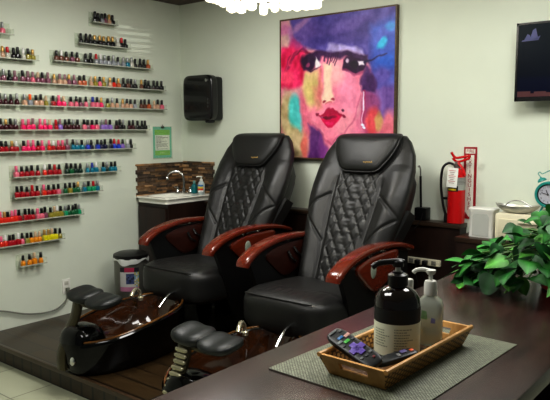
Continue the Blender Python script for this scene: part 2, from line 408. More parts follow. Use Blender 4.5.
for ch in chair2.children:
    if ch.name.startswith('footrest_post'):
        rb = MB()  # pale ribs modelled in place of the blinds reflected in this post
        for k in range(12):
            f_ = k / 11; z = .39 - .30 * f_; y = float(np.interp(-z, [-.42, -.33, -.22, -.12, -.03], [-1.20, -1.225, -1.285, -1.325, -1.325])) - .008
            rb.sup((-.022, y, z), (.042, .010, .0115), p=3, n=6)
        r = rb.build('blind_reflection_ribs', mat('pale_blind_reflection', rgb(170, 165, 138), rough=0.25, metal=0.5), ch); r['label'] = 'window blinds reflected in the footrest post, modelled as pale ribs'

# ------------------------------------------------------------------ painting
PX0, PX1, PZ0, PZ1 = 1.197, 2.207, 1.362, 2.426
def painting():
    nx, nz = 200, 210
    U, V = np.meshgrid(np.linspace(0, 1, nx + 1), np.linspace(0, 1, nz + 1))   # V = 0 at the top
    def nse(fx, fy, seed):
        r = np.random.RandomState(seed); out = np.zeros_like(U)
        for o in range(3):
            gx, gy = int(fx * 2 ** o) + 2, int(fy * 2 ** o) + 2
            g = r.rand(gy + 1, gx + 1); x = U * (gx - 1); y = V * (gy - 1)
            xi = x.astype(int); yi = y.astype(int); fx_ = x - xi; fy_ = y - yi
            fx_ = fx_ * fx_ * (3 - 2 * fx_); fy_ = fy_ * fy_ * (3 - 2 * fy_)
            v = (g[yi, xi] * (1 - fx_) + g[yi, xi + 1] * fx_) * (1 - fy_) + (g[yi + 1, xi] * (1 - fx_) + g[yi + 1, xi + 1] * fx_) * fy_
            out += v / 2 ** o
        return out / 1.75
    C = np.zeros(U.shape + (3,)); C[:] = (205, 150, 150)
    wob = (nse(10, 10, 1) - .5) * .05; wob2 = (nse(12, 10, 2) - .5) * .05
    uu, vv = U + wob, V + wob2
    def blend(mask, col, a=1.0, streak=None, var=22, seed=0):
        m = np.clip(mask, 0, 1) * a
        n = nse(*(streak or (8, 8)), seed + 11)
        c = np.array(col, float)[None, None, :] + (n[..., None] - .5) * 2 * var
        C[:] = C * (1 - m[..., None]) + c * m[..., None]
    def ell(cx, cy, rx, ry, soft=.15, rot=0):
        dx, dy = uu - cx, vv - cy; c, s = cos(rot), sin(rot)
        d = np.sqrt(((dx * c + dy * s) / rx) ** 2 + ((-dx * s + dy * c) / ry) ** 2); return np.clip((1 - d) / soft + .5, 0, 1)
    def poly(pts, soft=.02):
        p = np.array(pts, float); inside = np.zeros(U.shape, bool); dist = np.full(U.shape, 9.0)
        for i in range(len(p)):
            a, b = p[i], p[(i + 1) % len(p)]
            cond = ((a[1] > vv) != (b[1] > vv)); xs = (b[0] - a[0]) * (vv - a[1]) / (b[1] - a[1] + 1e-9) + a[0]
            inside ^= cond & (uu < xs)
            d = b - a; t = np.clip(((uu - a[0]) * d[0] + (vv - a[1]) * d[1]) / (d @ d + 1e-9), 0, 1)
            dist = np.minimum(dist, np.hypot(uu - a[0] - t * d[0], vv - a[1] - t * d[1]))
        sd = np.where(inside, dist, -dist); return np.clip(sd / soft + .5, 0, 1)
    def line(pts, w, soft=.008):
        m = np.zeros(U.shape)
        for a, b in zip(pts[:-1], pts[1:]):
            a = np.array(a); b = np.array(b); d = b - a; t = np.clip(((uu - a[0]) * d[0] + (vv - a[1]) * d[1]) / (d @ d + 1e-9), 0, 1)
            m = np.maximum(m, np.clip((w - np.hypot(uu - a[0] - t * d[0], vv - a[1] - t * d[1])) / soft + .5, 0, 1))
        return m
    H = [0.014966348, -2.8481e-05, -4.205282859, 0.001475395, 0.010879311, -0.650007922, 0.001814246, -0.000247746]
    def uvp(x, y):                                   # sketch sheet coordinates -> canvas fraction
        d = H[6] * x + H[7] * y + 1
        return ((H[0] * x + H[1] * y + H[2]) / d, (H[3] * x + H[4] * y + H[5]) / d)
    def a_(*p): return [uvp(278 + x / 4.508, 5 + y / 4.508) for x, y in p]      # upper half of the sketch
    def b_(*p): return [uvp(278 + x / 4.508, 80 + y / 4.508) for x, y in p]     # lower half
    def pe(f, x, y, rx, ry, soft=.4, rot=0):
        (cx, cy), = f((x, y)); return ell(cx, cy, rx / 510, ry / 620, soft, rot)
    # background fields, lower left
    blend(poly(b_((0, -120), (200, -120), (200, 420), (0, 420)), .1), (206, 126, 138), 1, (6, 14), 34, 3)
    blend(pe(b_, 60, 60, 40, 60, .6), (196, 150, 140), .8, (12, 10), 34, 61)
    blend(pe(b_, 45, 160, 34, 110, .6), (176, 158, 110), .9, (14, 18), 34, 4)
    blend(pe(b_, 85, 270, 50, 90, .5), (196, 176, 128), .9, (16, 14), 34, 6)
    blend(pe(b_, 75, 140, 30, 75, .5), (70, 172, 162), .95, (18, 8), 34, 5); blend(pe(b_, 95, 190, 16, 40, .6), (96, 186, 176), .8)
    blend(pe(b_, 130, 150, 30, 120, .7), (214, 104, 122), .75, (14, 8), 26, 7)
    blend(pe(b_, 115, 300, 14, 60, .6), (224, 110, 96), .8, (12, 8), 20, 62)
    # right side
    blend(poly(b_((380, -60), (560, -60), (560, 420), (380, 420)), .06), (190, 84, 118), 1, (16, 6), 34, 8)
    blend(pe(b_, 480, 60, 70, 110, .5), (120, 92, 152), .95, (16, 7), 34, 9)
    blend(pe(b_, 420, 110, 36, 70, .6), (150, 70, 110), .8, (16, 6), 26, 63)
    blend(pe(b_, 430, 190, 30, 60, .5), (226, 92, 92), .9, (20, 8), 26, 12); blend(pe(b_, 455, 190, 16, 44, .5), (190, 160, 96), .85, (20, 8), 20, 64)
    blend(pe(b_, 500, 200, 30, 60, .6), (226, 128, 134), .9, (18, 8), 30, 13)
    # neck and face
    blend(poly(b_((215, 225), (380, 150), (385, 420), (190, 420)), .05), (214, 116, 138), 1, (8, 14), 22, 14)
    blend(poly(a_((110, 260), (200, 215), (380, 250), (395, 300), (390, 370)) + b_((375, 60), (355, 150), (310, 230), (250, 275), (210, 268), (170, 210), (135, 120), (105, 30)), .04), (232, 134, 150), 1, (7, 16), 22, 15)
    blend(poly(a_((115, 300), (185, 290), (190, 360)) + b_((175, 40), (165, 110), (130, 100), (105, 20)), .05), (206, 182, 122), .9, (14, 12), 28, 16)
    blend(pe(b_, 150, 60, 26, 60, .7), (212, 190, 120), .7, (14, 10), 30, 65)
    blend(poly(b_((160, 30), (200, 20), (200, 120), (170, 130)), .04), (206, 140, 112), .8, (12, 9), 22, 17)
    blend(pe(b_, 320, 60, 50, 110, .8), (236, 146, 166), .85, (9, 9), 18, 18)
    blend(pe(b_, 300, 200, 46, 60, .8), (240, 160, 166), .8, (9, 9), 18, 19)
    blend(pe(a_, 255, 300, 40, 60, .8), (236, 176, 166), .8, (9, 9), 18, 66)
    # nose
    blend(poly(a_((205, 262), (240, 262), (243, 361)) + b_((245, 60), (256, 98), (240, 108), (210, 106), (200, 96), (208, 40)), .02), (238, 206, 176), .95, (5, 14), 14, 20)
    blend(line(a_((190, 290), (188, 340)) + b_((190, 60), (196, 90)), .012, .02), (200, 104, 100), .75)
    blend(pe(b_, 213, 96, 8, 6, .6), (150, 36, 56), 1); blend(pe(b_, 249, 94, 8, 6, .6), (150, 36, 56), 1)
    blend(line(b_((222, 110), (232, 104), (242, 108)), .006, .01), (196, 90, 96), .8)
    # dark hair at lower left
    blend(poly(b_((140, 190), (185, 230), (215, 290), (222, 400), (125, 400), (138, 290)), .03), (88, 44, 100), .95, (16, 9), 28, 21)
    blend(poly(b_((185, 250), (225, 300), (225, 400), (195, 400)), .03), (128, 60, 124), .8, (12, 9), 26, 22)
    blend(poly(b_((225, 285), (262, 272), (240, 300), (228, 340)), .02), (240, 176, 180), .8)
    # red hair at left
    blend(poly(a_((10, 200), (60, 140), (130, 180), (120, 290), (112, 361), (10, 380)), .04), (206, 36, 84), 1, (14, 9), 40, 23)
    for k in range(7): blend(line(a_((20 + k * 8, 330 - k * 14), (60 + k * 9, 230 - k * 6), (120 + k * 4, 200 + k * 4)), .007, .012), ((120, 20, 60), (236, 84, 110), (150, 24, 70))[k % 3], .75)
    blend(pe(a_, 40, 330, 34, 30, .6), (232, 84, 110), .8, (14, 10), 26, 67)
    blend(pe(a_, 35, 130, 34, 50, .6), (196, 120, 150), .95, (10, 12), 34, 68); blend(pe(a_, 30, 165, 20, 26, .6), (206, 170, 150), .8)
    # hat
    blend(poly(a_((60, 60), (300, 10), (560, -40), (560, 340), (430, 340), (410, 260), (385, 215), (300, 195), (200, 215), (120, 190), (70, 145)), .03), (84, 70, 134), 1, (12, 10), 34, 24)
    blend(pe(a_, 120, 130, 70, 60, .8), (110, 84, 140), .8, (12, 14), 34, 25); blend(pe(a_, 100, 90, 50, 16, .8, -.5), (164, 120, 156), .8, (16, 14), 24, 69)
    blend(pe(a_, 290, 120, 130, 50, .8), (74, 56, 116), .85, (10, 14), 24, 26); blend(pe(a_, 330, 80, 90, 26, .8, -.2), (120, 96, 158), .7, (16, 12), 26, 70)
    blend(pe(a_, 200, 160, 60, 20, .8), (64, 50, 112), .8)
    blend(poly(a_((420, 90), (560, 30), (560, 361), (430, 361), (415, 250)), .06), (62, 84, 160), .95, (12, 9), 36, 27)
    blend(pe(a_, 490, 260, 40, 40, .7), (44, 92, 172), .9, (12, 9), 26, 71); blend(pe(a_, 480, 120, 50, 30, .8, -.5), (96, 104, 176), .8, (14, 9), 24, 72)
    blend(pe(a_, 470, 170, 26, 14, .6, -.5), (58, 176, 196), .95, (16, 10), 20, 28); blend(pe(a_, 510, 90, 20, 20, .8), (70, 150, 190), .7)
    blend(pe(a_, 470, 320, 44, 40, .8), (104, 84, 150), .9, (14, 9), 30, 73)
    # fringe below the brim, hat-band light
    blend(poly(a_((120, 250), (180, 205), (260, 200), (400, 215), (410, 262), (330, 246), (290, 236), (200, 232), (190, 262), (150, 270), (115, 290)), .02), (58, 26, 66), .97, (18, 8), 22, 30)
    blend(poly(a_((215, 200), (230, 176), (290, 178), (380, 196), (384, 216), (300, 208), (250, 206)), .02), (180, 162, 196), .9, (26, 8), 34, 31)
    for k in range(6): blend(line(a_((214 + k * 11, 215), (208 + k * 10, 250 + 8 * (k % 3))), .005, .006), (56, 22, 60), .9)
    # left eye
    blend(pe(a_, 138, 258, 34, 36, .35), (40, 14, 44), 1, (12, 10), 12, 32)
    blend(poly(a_((168, 285), (172, 240), (190, 252), (200, 268), (185, 278)), .012), (232, 218, 210), 1, None, 6, 33)
    blend(poly(a_((108, 280), (150, 292), (195, 276), (150, 300)), .01), (44, 14, 44), 1); blend(pe(a_, 128, 270, 10, 8, .6), (150, 60, 90), .8)
    # right eye
    blend(poly(a_((292, 290), (300, 246), (345, 236), (400, 246), (385, 296), (345, 310), (310, 304)), .012), (48, 16, 50), 1, (12, 10), 12, 34)
    blend(poly(a_((358, 276), (356, 252), (384, 250), (382, 270)), .01), (228, 212, 212), 1, None, 6, 35)
    blend(pe(a_, 318, 258, 7, 9, .6), (220, 196, 200), .9); blend(pe(a_, 342, 268, 14, 16, .5), (24, 8, 26), 1)
    blend(line(a_((384, 256), (430, 240), (485, 210)), .006, .008), (40, 26, 70), .95); blend(line(a_((295, 290), (340, 316), (390, 300)), .007, .014), (150, 60, 96), .8)
    # dark lock at right with the earring
    blend(poly(a_((390, 262), (410, 290), (405, 361), (375, 361)) + b_((372, 50), (375, 10)), .015), (84, 40, 84), .9, (14, 9), 22, 74)
    blend(poly(a_((395, 280), (440, 330), (450, 361)) + b_((446, 50), (376, 56), (384, 0)), .02), (70, 34, 84), 1, (14, 10), 24, 36)
    blend(line(b_((392, 60), (386, 140), (388, 215)), .013, .01), (166, 40, 86), .8)
    blend(line(b_((390, 62), (386, 140)), .006, .006), (236, 226, 230), .95); blend(line(b_((386, 140), (385, 195)), .004, .006), (236, 200, 210), .9)
    for q in ((386, 196), (389, 212)): blend(pe(b_, q[0], q[1], 7, 8, .5), (236, 230, 234), 1)
    # lips
    blend(poly(b_((176, 148), (196, 156), (215, 140), (232, 134), (240, 140), (252, 134), (270, 148), (290, 158), (262, 172), (232, 160), (204, 170)), .009), (158, 14, 56), 1, None, 14, 37)
    blend(poly(b_((198, 160), (232, 158), (278, 160), (264, 192), (240, 210), (222, 206), (206, 188)), .010), (196, 14, 70), 1, None, 16, 38)
    blend(pe(b_, 232, 166, 26, 6, .6), (110, 6, 44), 1); blend(pe(b_, 236, 188, 16, 7, .7), (222, 50, 106), .8); blend(pe(b_, 206, 166, 6, 5, .6), (150, 90, 110), .8)
    blend(pe(b_, 179, 148, 7, 7, .6), (120, 10, 44), 1); blend(pe(b_, 290, 160, 6, 6, .6), (120, 10, 44), 1); blend(pe(b_, 289, 138, 6, 6, .6), (70, 20, 44), 1)
    # jaw line
    blend(line(b_((150, 190), (205, 262), (240, 280), (300, 240), (350, 160), (372, 70)), .006, .014), (176, 66, 100), .55)
    # brush grain
    C[:] += (nse(70, 18, 75)[..., None] - .5) * 12
    g_ = C.mean(axis=2, keepdims=True); C[:] = (g_ + (C - g_) * 1.12) * np.array((1.0, 1.04, 1.10)) + 2
    C[:] += (nse(40, 46, 50)[..., None] - .5) * 26
    C[:] = np.clip(C, 4, 250)
    t = thing('wall_painting', 'large colourful painting of a woman in a purple hat on the back wall', 'painting', (0, -0.001, 0))
    fr = MB(); w = .012
    for c, h in ((((PX0 + PX1) / 2, -.018, PZ1 + w / 2), ((PX1 - PX0) / 2 + w, .018, w / 2)), (((PX0 + PX1) / 2, -.018, PZ0 - w / 2), ((PX1 - PX0) / 2 + w, .018, w / 2)),
                 ((PX0 - w / 2, -.018, (PZ0 + PZ1) / 2), (w / 2, .018, (PZ1 - PZ0) / 2)), ((PX1 + w / 2, -.018, (PZ0 + PZ1) / 2), (w / 2, .018, (PZ1 - PZ0) / 2))): fr.box(c, h)
    fr.build('frame', wood('frame_wood', rgb(70, 52, 36), rgb(96, 74, 50), rough=0.4), t, smooth=False)
    cb = MB(); vs = []; cl = []
    A = np.where(C / 255 <= .04045, C / 255 / 12.92, ((C / 255 + .055) / 1.055) ** 2.4)
    for i in range(nz + 1):
        for j in range(nx + 1):
            cb.v.append((PX0 + (PX1 - PX0) * j / nx, -.034, PZ1 - (PZ1 - PZ0) * i / nz)); a = A[i, j]; cb.c.append((a[0], a[1], a[2], 1))
    cb.f = [(i * (nx + 1) + j, (i + 1) * (nx + 1) + j, (i + 1) * (nx + 1) + j + 1, i * (nx + 1) + j + 1) for i in range(nz) for j in range(nx)]
    cv = cb.build('canvas', mat('painted_canvas', attr=True, rough=0.4, var=0.05, nscale=40, bump=0.15, bscale=90), t, attr=True)
painting()

# ------------------------------------------------------------------ nail polish racks
ACR = None
def acrylic():
    m = bpy.data.materials.new('clear_acrylic'); m.use_nodes = True; N = m.node_tree.nodes; L = m.node_tree.links
    b = N['Principled BSDF']; b.inputs['Base Color'].default_value = rgb(226, 230, 220); b.inputs['Roughness'].default_value = 0.15
    tr = N.new('ShaderNodeBsdfTransparent'); tr.inputs[0].default_value = (0.97, 0.98, 0.96, 1); mx = N.new('ShaderNodeMixShader')
    nz = N.new('ShaderNodeTexNoise'); nz.inputs['Scale'].default_value = 5; mr = N.new('ShaderNodeMapRange'); mr.inputs['To Min'].default_value = 0.06; mr.inputs['To Max'].default_value = 0.14
    L.new(nz.outputs['Fac'], mr.inputs['Value']); L.new(mr.outputs[0], mx.inputs['Fac'])
    L.new(tr.outputs[0], mx.inputs[1]); L.new(b.outputs[0], mx.inputs[2]); L.new(mx.outputs[0], N['Material Output'].inputs['Surface']); return m
ACR = acrylic()
ACRE = mat('acrylic_edge', rgb(206, 210, 196), rough=0.2, var=0.05, alpha=0.5)

BODY = dict(w=('wine', 62, 12, 24), r=('red', 168, 18, 34), R=('orange-red', 216, 48, 30), h=('hot pink', 232, 30, 104), p=('pink', 222, 112, 134), m=('mauve', 128, 76, 94), n=('nude', 196, 158, 132),
            o=('copper', 182, 92, 52), O=('orange', 226, 142, 26), y=('yellow', 214, 204, 30), v=('olive', 146, 136, 52), g=('green', 24, 96, 58), d=('dark green', 14, 48, 38), e=('emerald', 28, 150, 104),
            t=('teal', 16, 118, 142), b=('blue', 32, 62, 188), B=('navy', 22, 24, 62), l=('lavender', 140, 110, 186), k=('black', 20, 19, 22), s=('silver', 146, 150, 156), c=('clear', 196, 196, 184), x=('bronze', 104, 62, 46))
CAP = dict(k=('black', 14, 14, 15), g=('gold', 196, 158, 92), w=('white', 222, 222, 218), r=('red', 186, 22, 34), p=('pink', 226, 104, 138), m=('mauve', 140, 104, 112), o=('orange', 230, 96, 24), n=('beige', 196, 170, 140), b=('blue', 34, 52, 150), s=('silver', 150, 152, 152))
BMAT = {k: mat('polish_' + v[0].replace(' ', '_').replace('-', '_'), rgb(*v[1:]), rough=0.12, var=0.06, coat=0.3) for k, v in BODY.items()}
CMAT = {k: mat('cap_' + v[0], rgb(*v[1:]), rough=0.3, var=0.04, metal=0.5 if k in 'gs' else 0.0) for k, v in CAP.items()}
def rr(hw, z, p=4, n=16):
    return [(hw * math.copysign(abs(cos(a)) ** (2 / p), cos(a)), hw * math.copysign(abs(sin(a)) ** (2 / p), sin(a)), z) for a in [2 * pi * j / n for j in range(n)]]
BDATA = {}; CDATA = {}
def bottle_meshes(kind, bk, ck):
    if (kind, bk) not in BDATA:
        mb = MB()
        if kind == 0: mb.loft([rr(.0155, 0), rr(.0165, .003), rr(.0165, .030), rr(.014, .038, 3), rr(.0075, .041, 2), rr(.0075, .046, 2)])
        else: mb.loft([rr(.0145, 0, 2.2), rr(.0165, .003, 2.2), rr(.0160, .024, 2.2), rr(.012, .036, 2.2), rr(.0075, .041, 2), rr(.0075, .046, 2)])
        o = mb.build('bottle_body', BMAT[bk]); BDATA[(kind, bk)] = o.data; bpy.data.objects.remove(o)
    if (kind, ck) not in CDATA:
        mb = MB()
        if kind == 0: mb.loft([rr(.0095, .043, 2), rr(.0102, .045, 2), rr(.0096, .079, 2), rr(.008, .082, 2)])
        else: mb.loft([rr(.0105, .043, 2), rr(.011, .046, 2), rr(.0082, .078, 2), rr(.006, .081, 2)])
        o = mb.build('cap', CMAT[ck]); CDATA[(kind, ck)] = o.data; bpy.data.objects.remove(o)
    return BDATA[(kind, bk)], CDATA[(kind, ck)]
UNITS = ['', 'first', 'second', 'third', 'fourth', 'fifth', 'sixth', 'seventh', 'eighth', 'ninth', 'tenth', 'eleventh', 'twelfth', 'thirteenth', 'fourteenth', 'fifteenth', 'sixteenth', 'seventeenth', 'eighteenth', 'nineteenth']
def ordinal(n):
    if n < 20: return UNITS[n]
    if n % 10 == 0: return {20: 'twentieth', 30: 'thirtieth', 40: 'fortieth'}[n]
    return {2: 'twenty', 3: 'thirty', 4: 'forty'}[n // 10] + '-' + UNITS[n % 10]
ROWS = [
 ('topmost shelf', 'topmost clear polish shelf, short, with one gold cap', -.976, -.735, 2.424, 'kk kk sk mk ng kk'),
 ('second shelf from top', 'second clear polish shelf from the top, with five gold caps', -1.111, -.609, 2.248, 'kk kk kk kg kg kg kg kg cc kr kk'),
 ('third shelf from top', 'third clear polish shelf from the top, holding silver polishes', -1.334, -.377, 2.097, 'xk xw xk mk xk - - kk kk sr sw ss sk ss sk ss ts cs kk kk kk og'),
 ('short shelf at upper left', 'short clear polish shelf at the far upper left', -1.80, -1.458, 2.084, 'cg ng cr kk kk cw vk vg'),
 ('highest shelf at left edge', 'tiny clear polish shelf highest at the left photo edge', -1.80, -1.645, 2.25, 'cs ps - -'),
 ('fourth shelf from top', 'long clear polish shelf fourth from the top, mauve to black polishes', -1.80, -.234, 1.923, 'mk ms kk mm - mk mm pm mn mk mm - ng nm nm mg mm - ok ok - nn vg pk vg - ng Rk og - kk xk kk ks - xg kk kk - kk kk kk'),
 ('fifth shelf from top', 'longest clear polish shelf, fifth from the top, pink and nude polishes', -1.80, -.227, 1.757, 'wk ws wk ws - ns so nk nk vn - rk hp hn - pk pk mk pk - pb pk hg - vk ns nk - ng nk nk sk - xk xk ok - nn nk pk'),
 ('sixth shelf from top', 'clear polish shelf ending just above the green notice, wine to black', -1.80, -.426, 1.58, 'wk wg wk ws - hp hp hm - hp hp hn - rr lm wk wk ws wk - pk mk hk pk - ls lm lk - wk kk ks - wk wk - kk kk kk'),
 ('seventh shelf from top', 'clear polish shelf level with the green notice, red to navy polishes', -1.80, -.583, 1.424, 'rk rk rg rw - hk hp hp rk hp - Rp rw rp rp mm - tk ts tk - bs Bk - bk Bk Bk - Bk br br lk - sw kk'),
 ('eighth shelf from top', 'clear polish shelf with red, dark green and teal polishes', -1.70, -.747, 1.24, 'pp rk rk rk rk - Rw rk rr rk - dk gk dk dk - ts tb tw - tk ds tk tk'),
 ('ninth shelf from top', 'clear polish shelf with red, green and bright teal polishes', -1.70, -.933, 1.09, 'rk rk rk rr rk - Rp rk rk pk - gk vk gk gg - ts ek er ts'),
 ('tenth shelf from top', 'clear polish shelf with orange-red to emerald polishes', -1.83, -1.12, .918, 'Rp Rg Rk Rp Rp rk - rk rk rk - pp pk mk - vk vn vw vk - es gk gk gk es'),
 ('eleventh shelf from top', 'clear polish shelf with coral and yellow polishes, second lowest', -1.83, -1.299, .746, 'Rp Rw rk rk rw pk - vk Ok On On - yg yg yn yk vk'),
 ('lowest shelf', 'lowest clear polish shelf, holding four orange polishes', -1.68, -1.461, .583, 'Ok Ok On Ok')]
def shelf(label, y0, y1, z, divs):
    t = thing('polish_shelf', label, 'shelf', (0, 0, z), 0, 'clear acrylic nail polish shelves')
    yc, hy = (y0 + y1) / 2, (y1 - y0) / 2
    MB().box((.035, yc, .0), (.031, hy, .0022)).build('shelf_plate', ACR, t, smooth=False)
    e = MB(); e.box((.0665, yc, .0030), (.0012, hy, .0045)); e.build('front_lip', ACRE, t, smooth=False)
    b = MB(); b.box((.0035, yc, .03), (.0015, hy, .055)); b.build('back_panel', ACR, t, smooth=False)
    for y in [y0] + divs + [y1]: MB().box((.033, y, .022), (.029, .0010, .022)).build('divider_panel', ACR, t, smooth=False)
nb = 0
for rn, slabel, y0, y1, z, toks in ROWS:
    T = toks.split(); units = sum(0.45 if q == '-' else 1 for q in T); step = (y1 - y0 - .03) / units
    y = y0 + .015; idx = 0; divs = []
    for q in T:
        if q == '-': divs.append(y + step * .225); y += step * .45; continue
        y += step / 2
        bk, ck = q[0], (q[1] if q[1] in CAP else 'w'); idx += 1; nb += 1; kind = rnd.choice((0, 0, 1))
        bm_, cm_ = bottle_meshes(kind, bk, ck)
        lab = f'{BODY[bk][0]} nail polish with {CAP[ck][0]} cap, {ordinal(idx)} from left on {rn}'
        t = thing('nail_polish_bottle', lab, 'nail polish', (.036 + rnd.uniform(-.006, .008), y + rnd.uniform(-.002, .002), z + .0023), rnd.uniform(-.3, .3), 'nail polishes on the wall shelves')
        sc = rnd.uniform(.94, 1.06); t.scale = (1.08, 1.08, sc)
        for nm, dt in (('bottle_body', bm_), ('cap', cm_)):
            o = bpy.data.objects.new(nm, dt); COL.objects.link(o); o.parent = t
        y += step / 2
    ye = y1 if y1 > -1.7 else y1
    shelf(slabel, y0 if y0 > -1.79 else -2.0, y1, z, divs)

# ------------------------------------------------------------------ notice in acrylic holder on left wall
def notice():
    t = thing('wall_notice', 'green and white notice sheet on the left wall above the sink', 'notice', (.002, -.238, 1.47))
    w, h = .108, .138
    mb = MB()
    def q(y0, y1, z0, z1, d, c):
        mb.col = rgb(*c); mb.add([(d, y0, z0), (d, y1, z0), (d, y1, z1), (d, y0, z1)], [(0, 1, 2, 3)])
    q(-w, w, -h, h, .001, (92, 190, 160))
    q(-.088, .088, .066, .112, .0016, (112, 190, 10)); q(-.088, .088, -.115, -.072, .0016, (112, 190, 10))
    q(-.084, .084, -.07, .064, .0016, (232, 234, 224))
    r2 = random.Random(3); zz = .052
    for k in range(11):
        x = -.072
        while x < .05:
            l = r2.uniform(.012, .034); q(x, min(.074, x + l), zz, zz + (.0052 if k % 2 else .0036), .0021, (60, 68, 66)); x += l + .005
            if r2.random() < .12: break
        zz -= .0112
    for k in range(3): q(-.03 + k * .02, -.018 + k * .02, -.098, -.09, .0021, (196, 226, 140))
    mb.build('notice_sheet', mat('printed_paper', attr=True, rough=0.5, var=0.02), t, smooth=False, attr=True)
    hl = MB(); hl.box((.004, 0, -h - .006), (.004, w + .004, .004)); hl.box((.0055, 0, 0), (.0006, w + .004, h + .004)); hl.build('clear_holder', ACR, t, smooth=False)
    cl = MB(); cl.box((.006, 0, h - .004), (.006, .014, .008), bev=.002); cl.tube([(.008, -.008, h), (.008, -.003, h + .018), (.008, .003, h + .018), (.008, .008, h)], .0018, 6); cl.build('binder_clip', BLACK, t)
notice()

# ------------------------------------------------------------------ paper towel dispenser
def dispenser():
    t = thing('paper_towel_dispenser', 'black paper towel dispenser on the back wall above the sink', 'dispenser', (.378, -.002, 1.648))
    b = MB(); b.box((-.004, -.065, .20), (.162, .065, .188), bev=.03); b.build('rear_housing', BLACK, t)
    f = MB(); f.sup((0, -.125, .205), (.178, .045, .195), p=7, n=16); cov = f.build('front_cover', mat('smoked_plastic', rgb(14, 14, 15), rough=0.25, var=0.1, coat=0.3), t)
    l = MB(); l.lathe([(.013, 0), (.013, .006), (.008, .009), (.0005, .009)], M=Matrix.Translation((.12, -.168, .35)) @ Matrix.Rotation(pi / 2, 4, 'X')); l.build('key_lock', CHROME, cov)
    g = MB()
    for k in range(3): g.box((.135, -.169, .19 - k * .03), (.003, .003, .008), bev=.001)
    g.build('gauge_marks', mat('grey_print', rgb(80, 82, 80), rough=.5), cov)
    c = MB(); c.sup((.10, -.11, .005), (.035, .04, .016), p=3, n=8); c.build('feed_lever', BLACK, t)
dispenser()

# ------------------------------------------------------------------ sink corner
sk = thing('sink_cabinet', 'dark wood corner sink cabinet with white basin top', 'sink', (0, 0, PZ))
SX, SY = .40, .545
MB().box((SX / 2 + .002, -SY / 2, .417), (SX / 2 - .01, SY / 2 - .012, .415)).build('cabinet_body', DARKWOOD, sk, smooth=False)
dr = MB(); dr.box((SX / 2, -SY + .004, .42), (SX / 2 - .025, .008, .38), bev=.003); dr.build('cabinet_door', DARKWOOD, sk)
POR = mat('white_porcelain', rgb(232, 232, 222), rough=0.15, var=0.02)
tp = MB()
def ssq(cx, cy, hx, hy, z, n=40, p=4): return [(cx + hx * math.copysign(abs(cos(a)) ** (2 / p), cos(a)), cy + hy * math.copysign(abs(sin(a)) ** (2 / p), sin(a)), z) for a in [2 * pi * j / n for j in range(n)]]
cx, cy = SX / 2 + .006, -SY / 2 - .012
tp.loft([ssq(cx, cy, .19, .267, .834, p=16), ssq(cx, cy, .19, .267, .870, p=16), ssq(cx, cy, .200, .277, .870, p=16), ssq(cx, cy, .203, .280, .872, p=16), ssq(cx, cy, .203, .280, .880, p=16), ssq(cx, cy, .199, .276, .884, p=16), ssq(cx - .0, cy - .05, .15, .17, .882), ssq(cx, cy - .05, .13, .15, .852), ssq(cx, cy - .05, .07, .09, .842)], cap=True); tp.build('basin_top', POR, sk)
fa = thing('sink_faucet', 'chrome gooseneck faucet at the corner sink', 'faucet', (.155, -.13, PZ + .884))
f = MB(); f.lathe([(.026, 0), (.026, .008), (.016, .014), (.014, .05), (.013, .055)]); f.tube(spl([(0, 0, .05), (0, 0, .13), (-.015, -.012, .175), (-.05, -.045, .198), (-.09, -.085, .185), (-.11, -.10, .15)], 7), .0105, 12); f.build('spout', CHROME, fa)
f = MB(); f.lathe([(.0145, 0), (.017, .006), (.017, .026), (.012, .03)], M=Matrix.Translation((-.113, -.103, .148)) @ Matrix.Rotation(radians(200), 4, Vector((1, -1, 0)))); f.build('aerator', CHROME, fa)
for s_ in (-1, 1):
    f = MB(); f.lathe([(.02, 0), (.02, .02), (.013, .03), (.015, .055), (.008, .06)], c=(s_ * .045, s_ * .036, 0)); f.tube([(s_ * .045, s_ * .036, .05), (s_ * .075, s_ * .045, .058)], .005, 8); f.build('tap_handle', CHROME, fa)
# stone backsplash panels
def splash(name, label, along, a0, a1):
    mb = MB(); r = random.Random(5 if along else 9); z = 1.005; row = 0
    while z < 1.285:
        h = r.uniform(.012, .02); p = a0 + (r.uniform(0, .02) if not along else 0) ; off = (row % 4 < 2)
        s0, s1 = (a0 - (.018 if (along == 'y' and off) else 0), a1 + (.018 if (along == 'x' and off) else 0))
        q = s0
        while q < s1 - .001:
            l = min(r.uniform(.05, .14), s1 - q)
            if s1 - q - l < .02: l = s1 - q
            d = r.uniform(.010, .022); b = r.uniform(.75, 1.6)
            base = r.choice([(88, 68, 48), (104, 78, 50), (72, 58, 44), (60, 50, 42), (118, 94, 68)]); mb.col = tuple(lin(min(255, c * b)) for c in base) + (1,)
            if along == 'y': mb.box((d / 2, q + l / 2, z + h / 2), (d / 2, l / 2 - .0008, h / 2 - .0006))
            else: mb.box((q + l / 2, -d / 2, z + h / 2), (l / 2 - .0008, d / 2, h / 2 - .0006))
            q += l
        z += h; row += 1
    o = mb.build(name, mat('ledger_stone', attr=True, rough=0.6, var=0.35, nscale=30, bump=.4, bscale=70), smooth=False, attr=True)
    return tag(o, label, 'backsplash')
splash('stone_backsplash', 'brown stacked-stone backsplash on the left wall beside the sink', 'y', -.53, 0)
splash('stone_backsplash', 'brown stacked-stone backsplash on the back wall beside the sink', 'x', .023, .40)
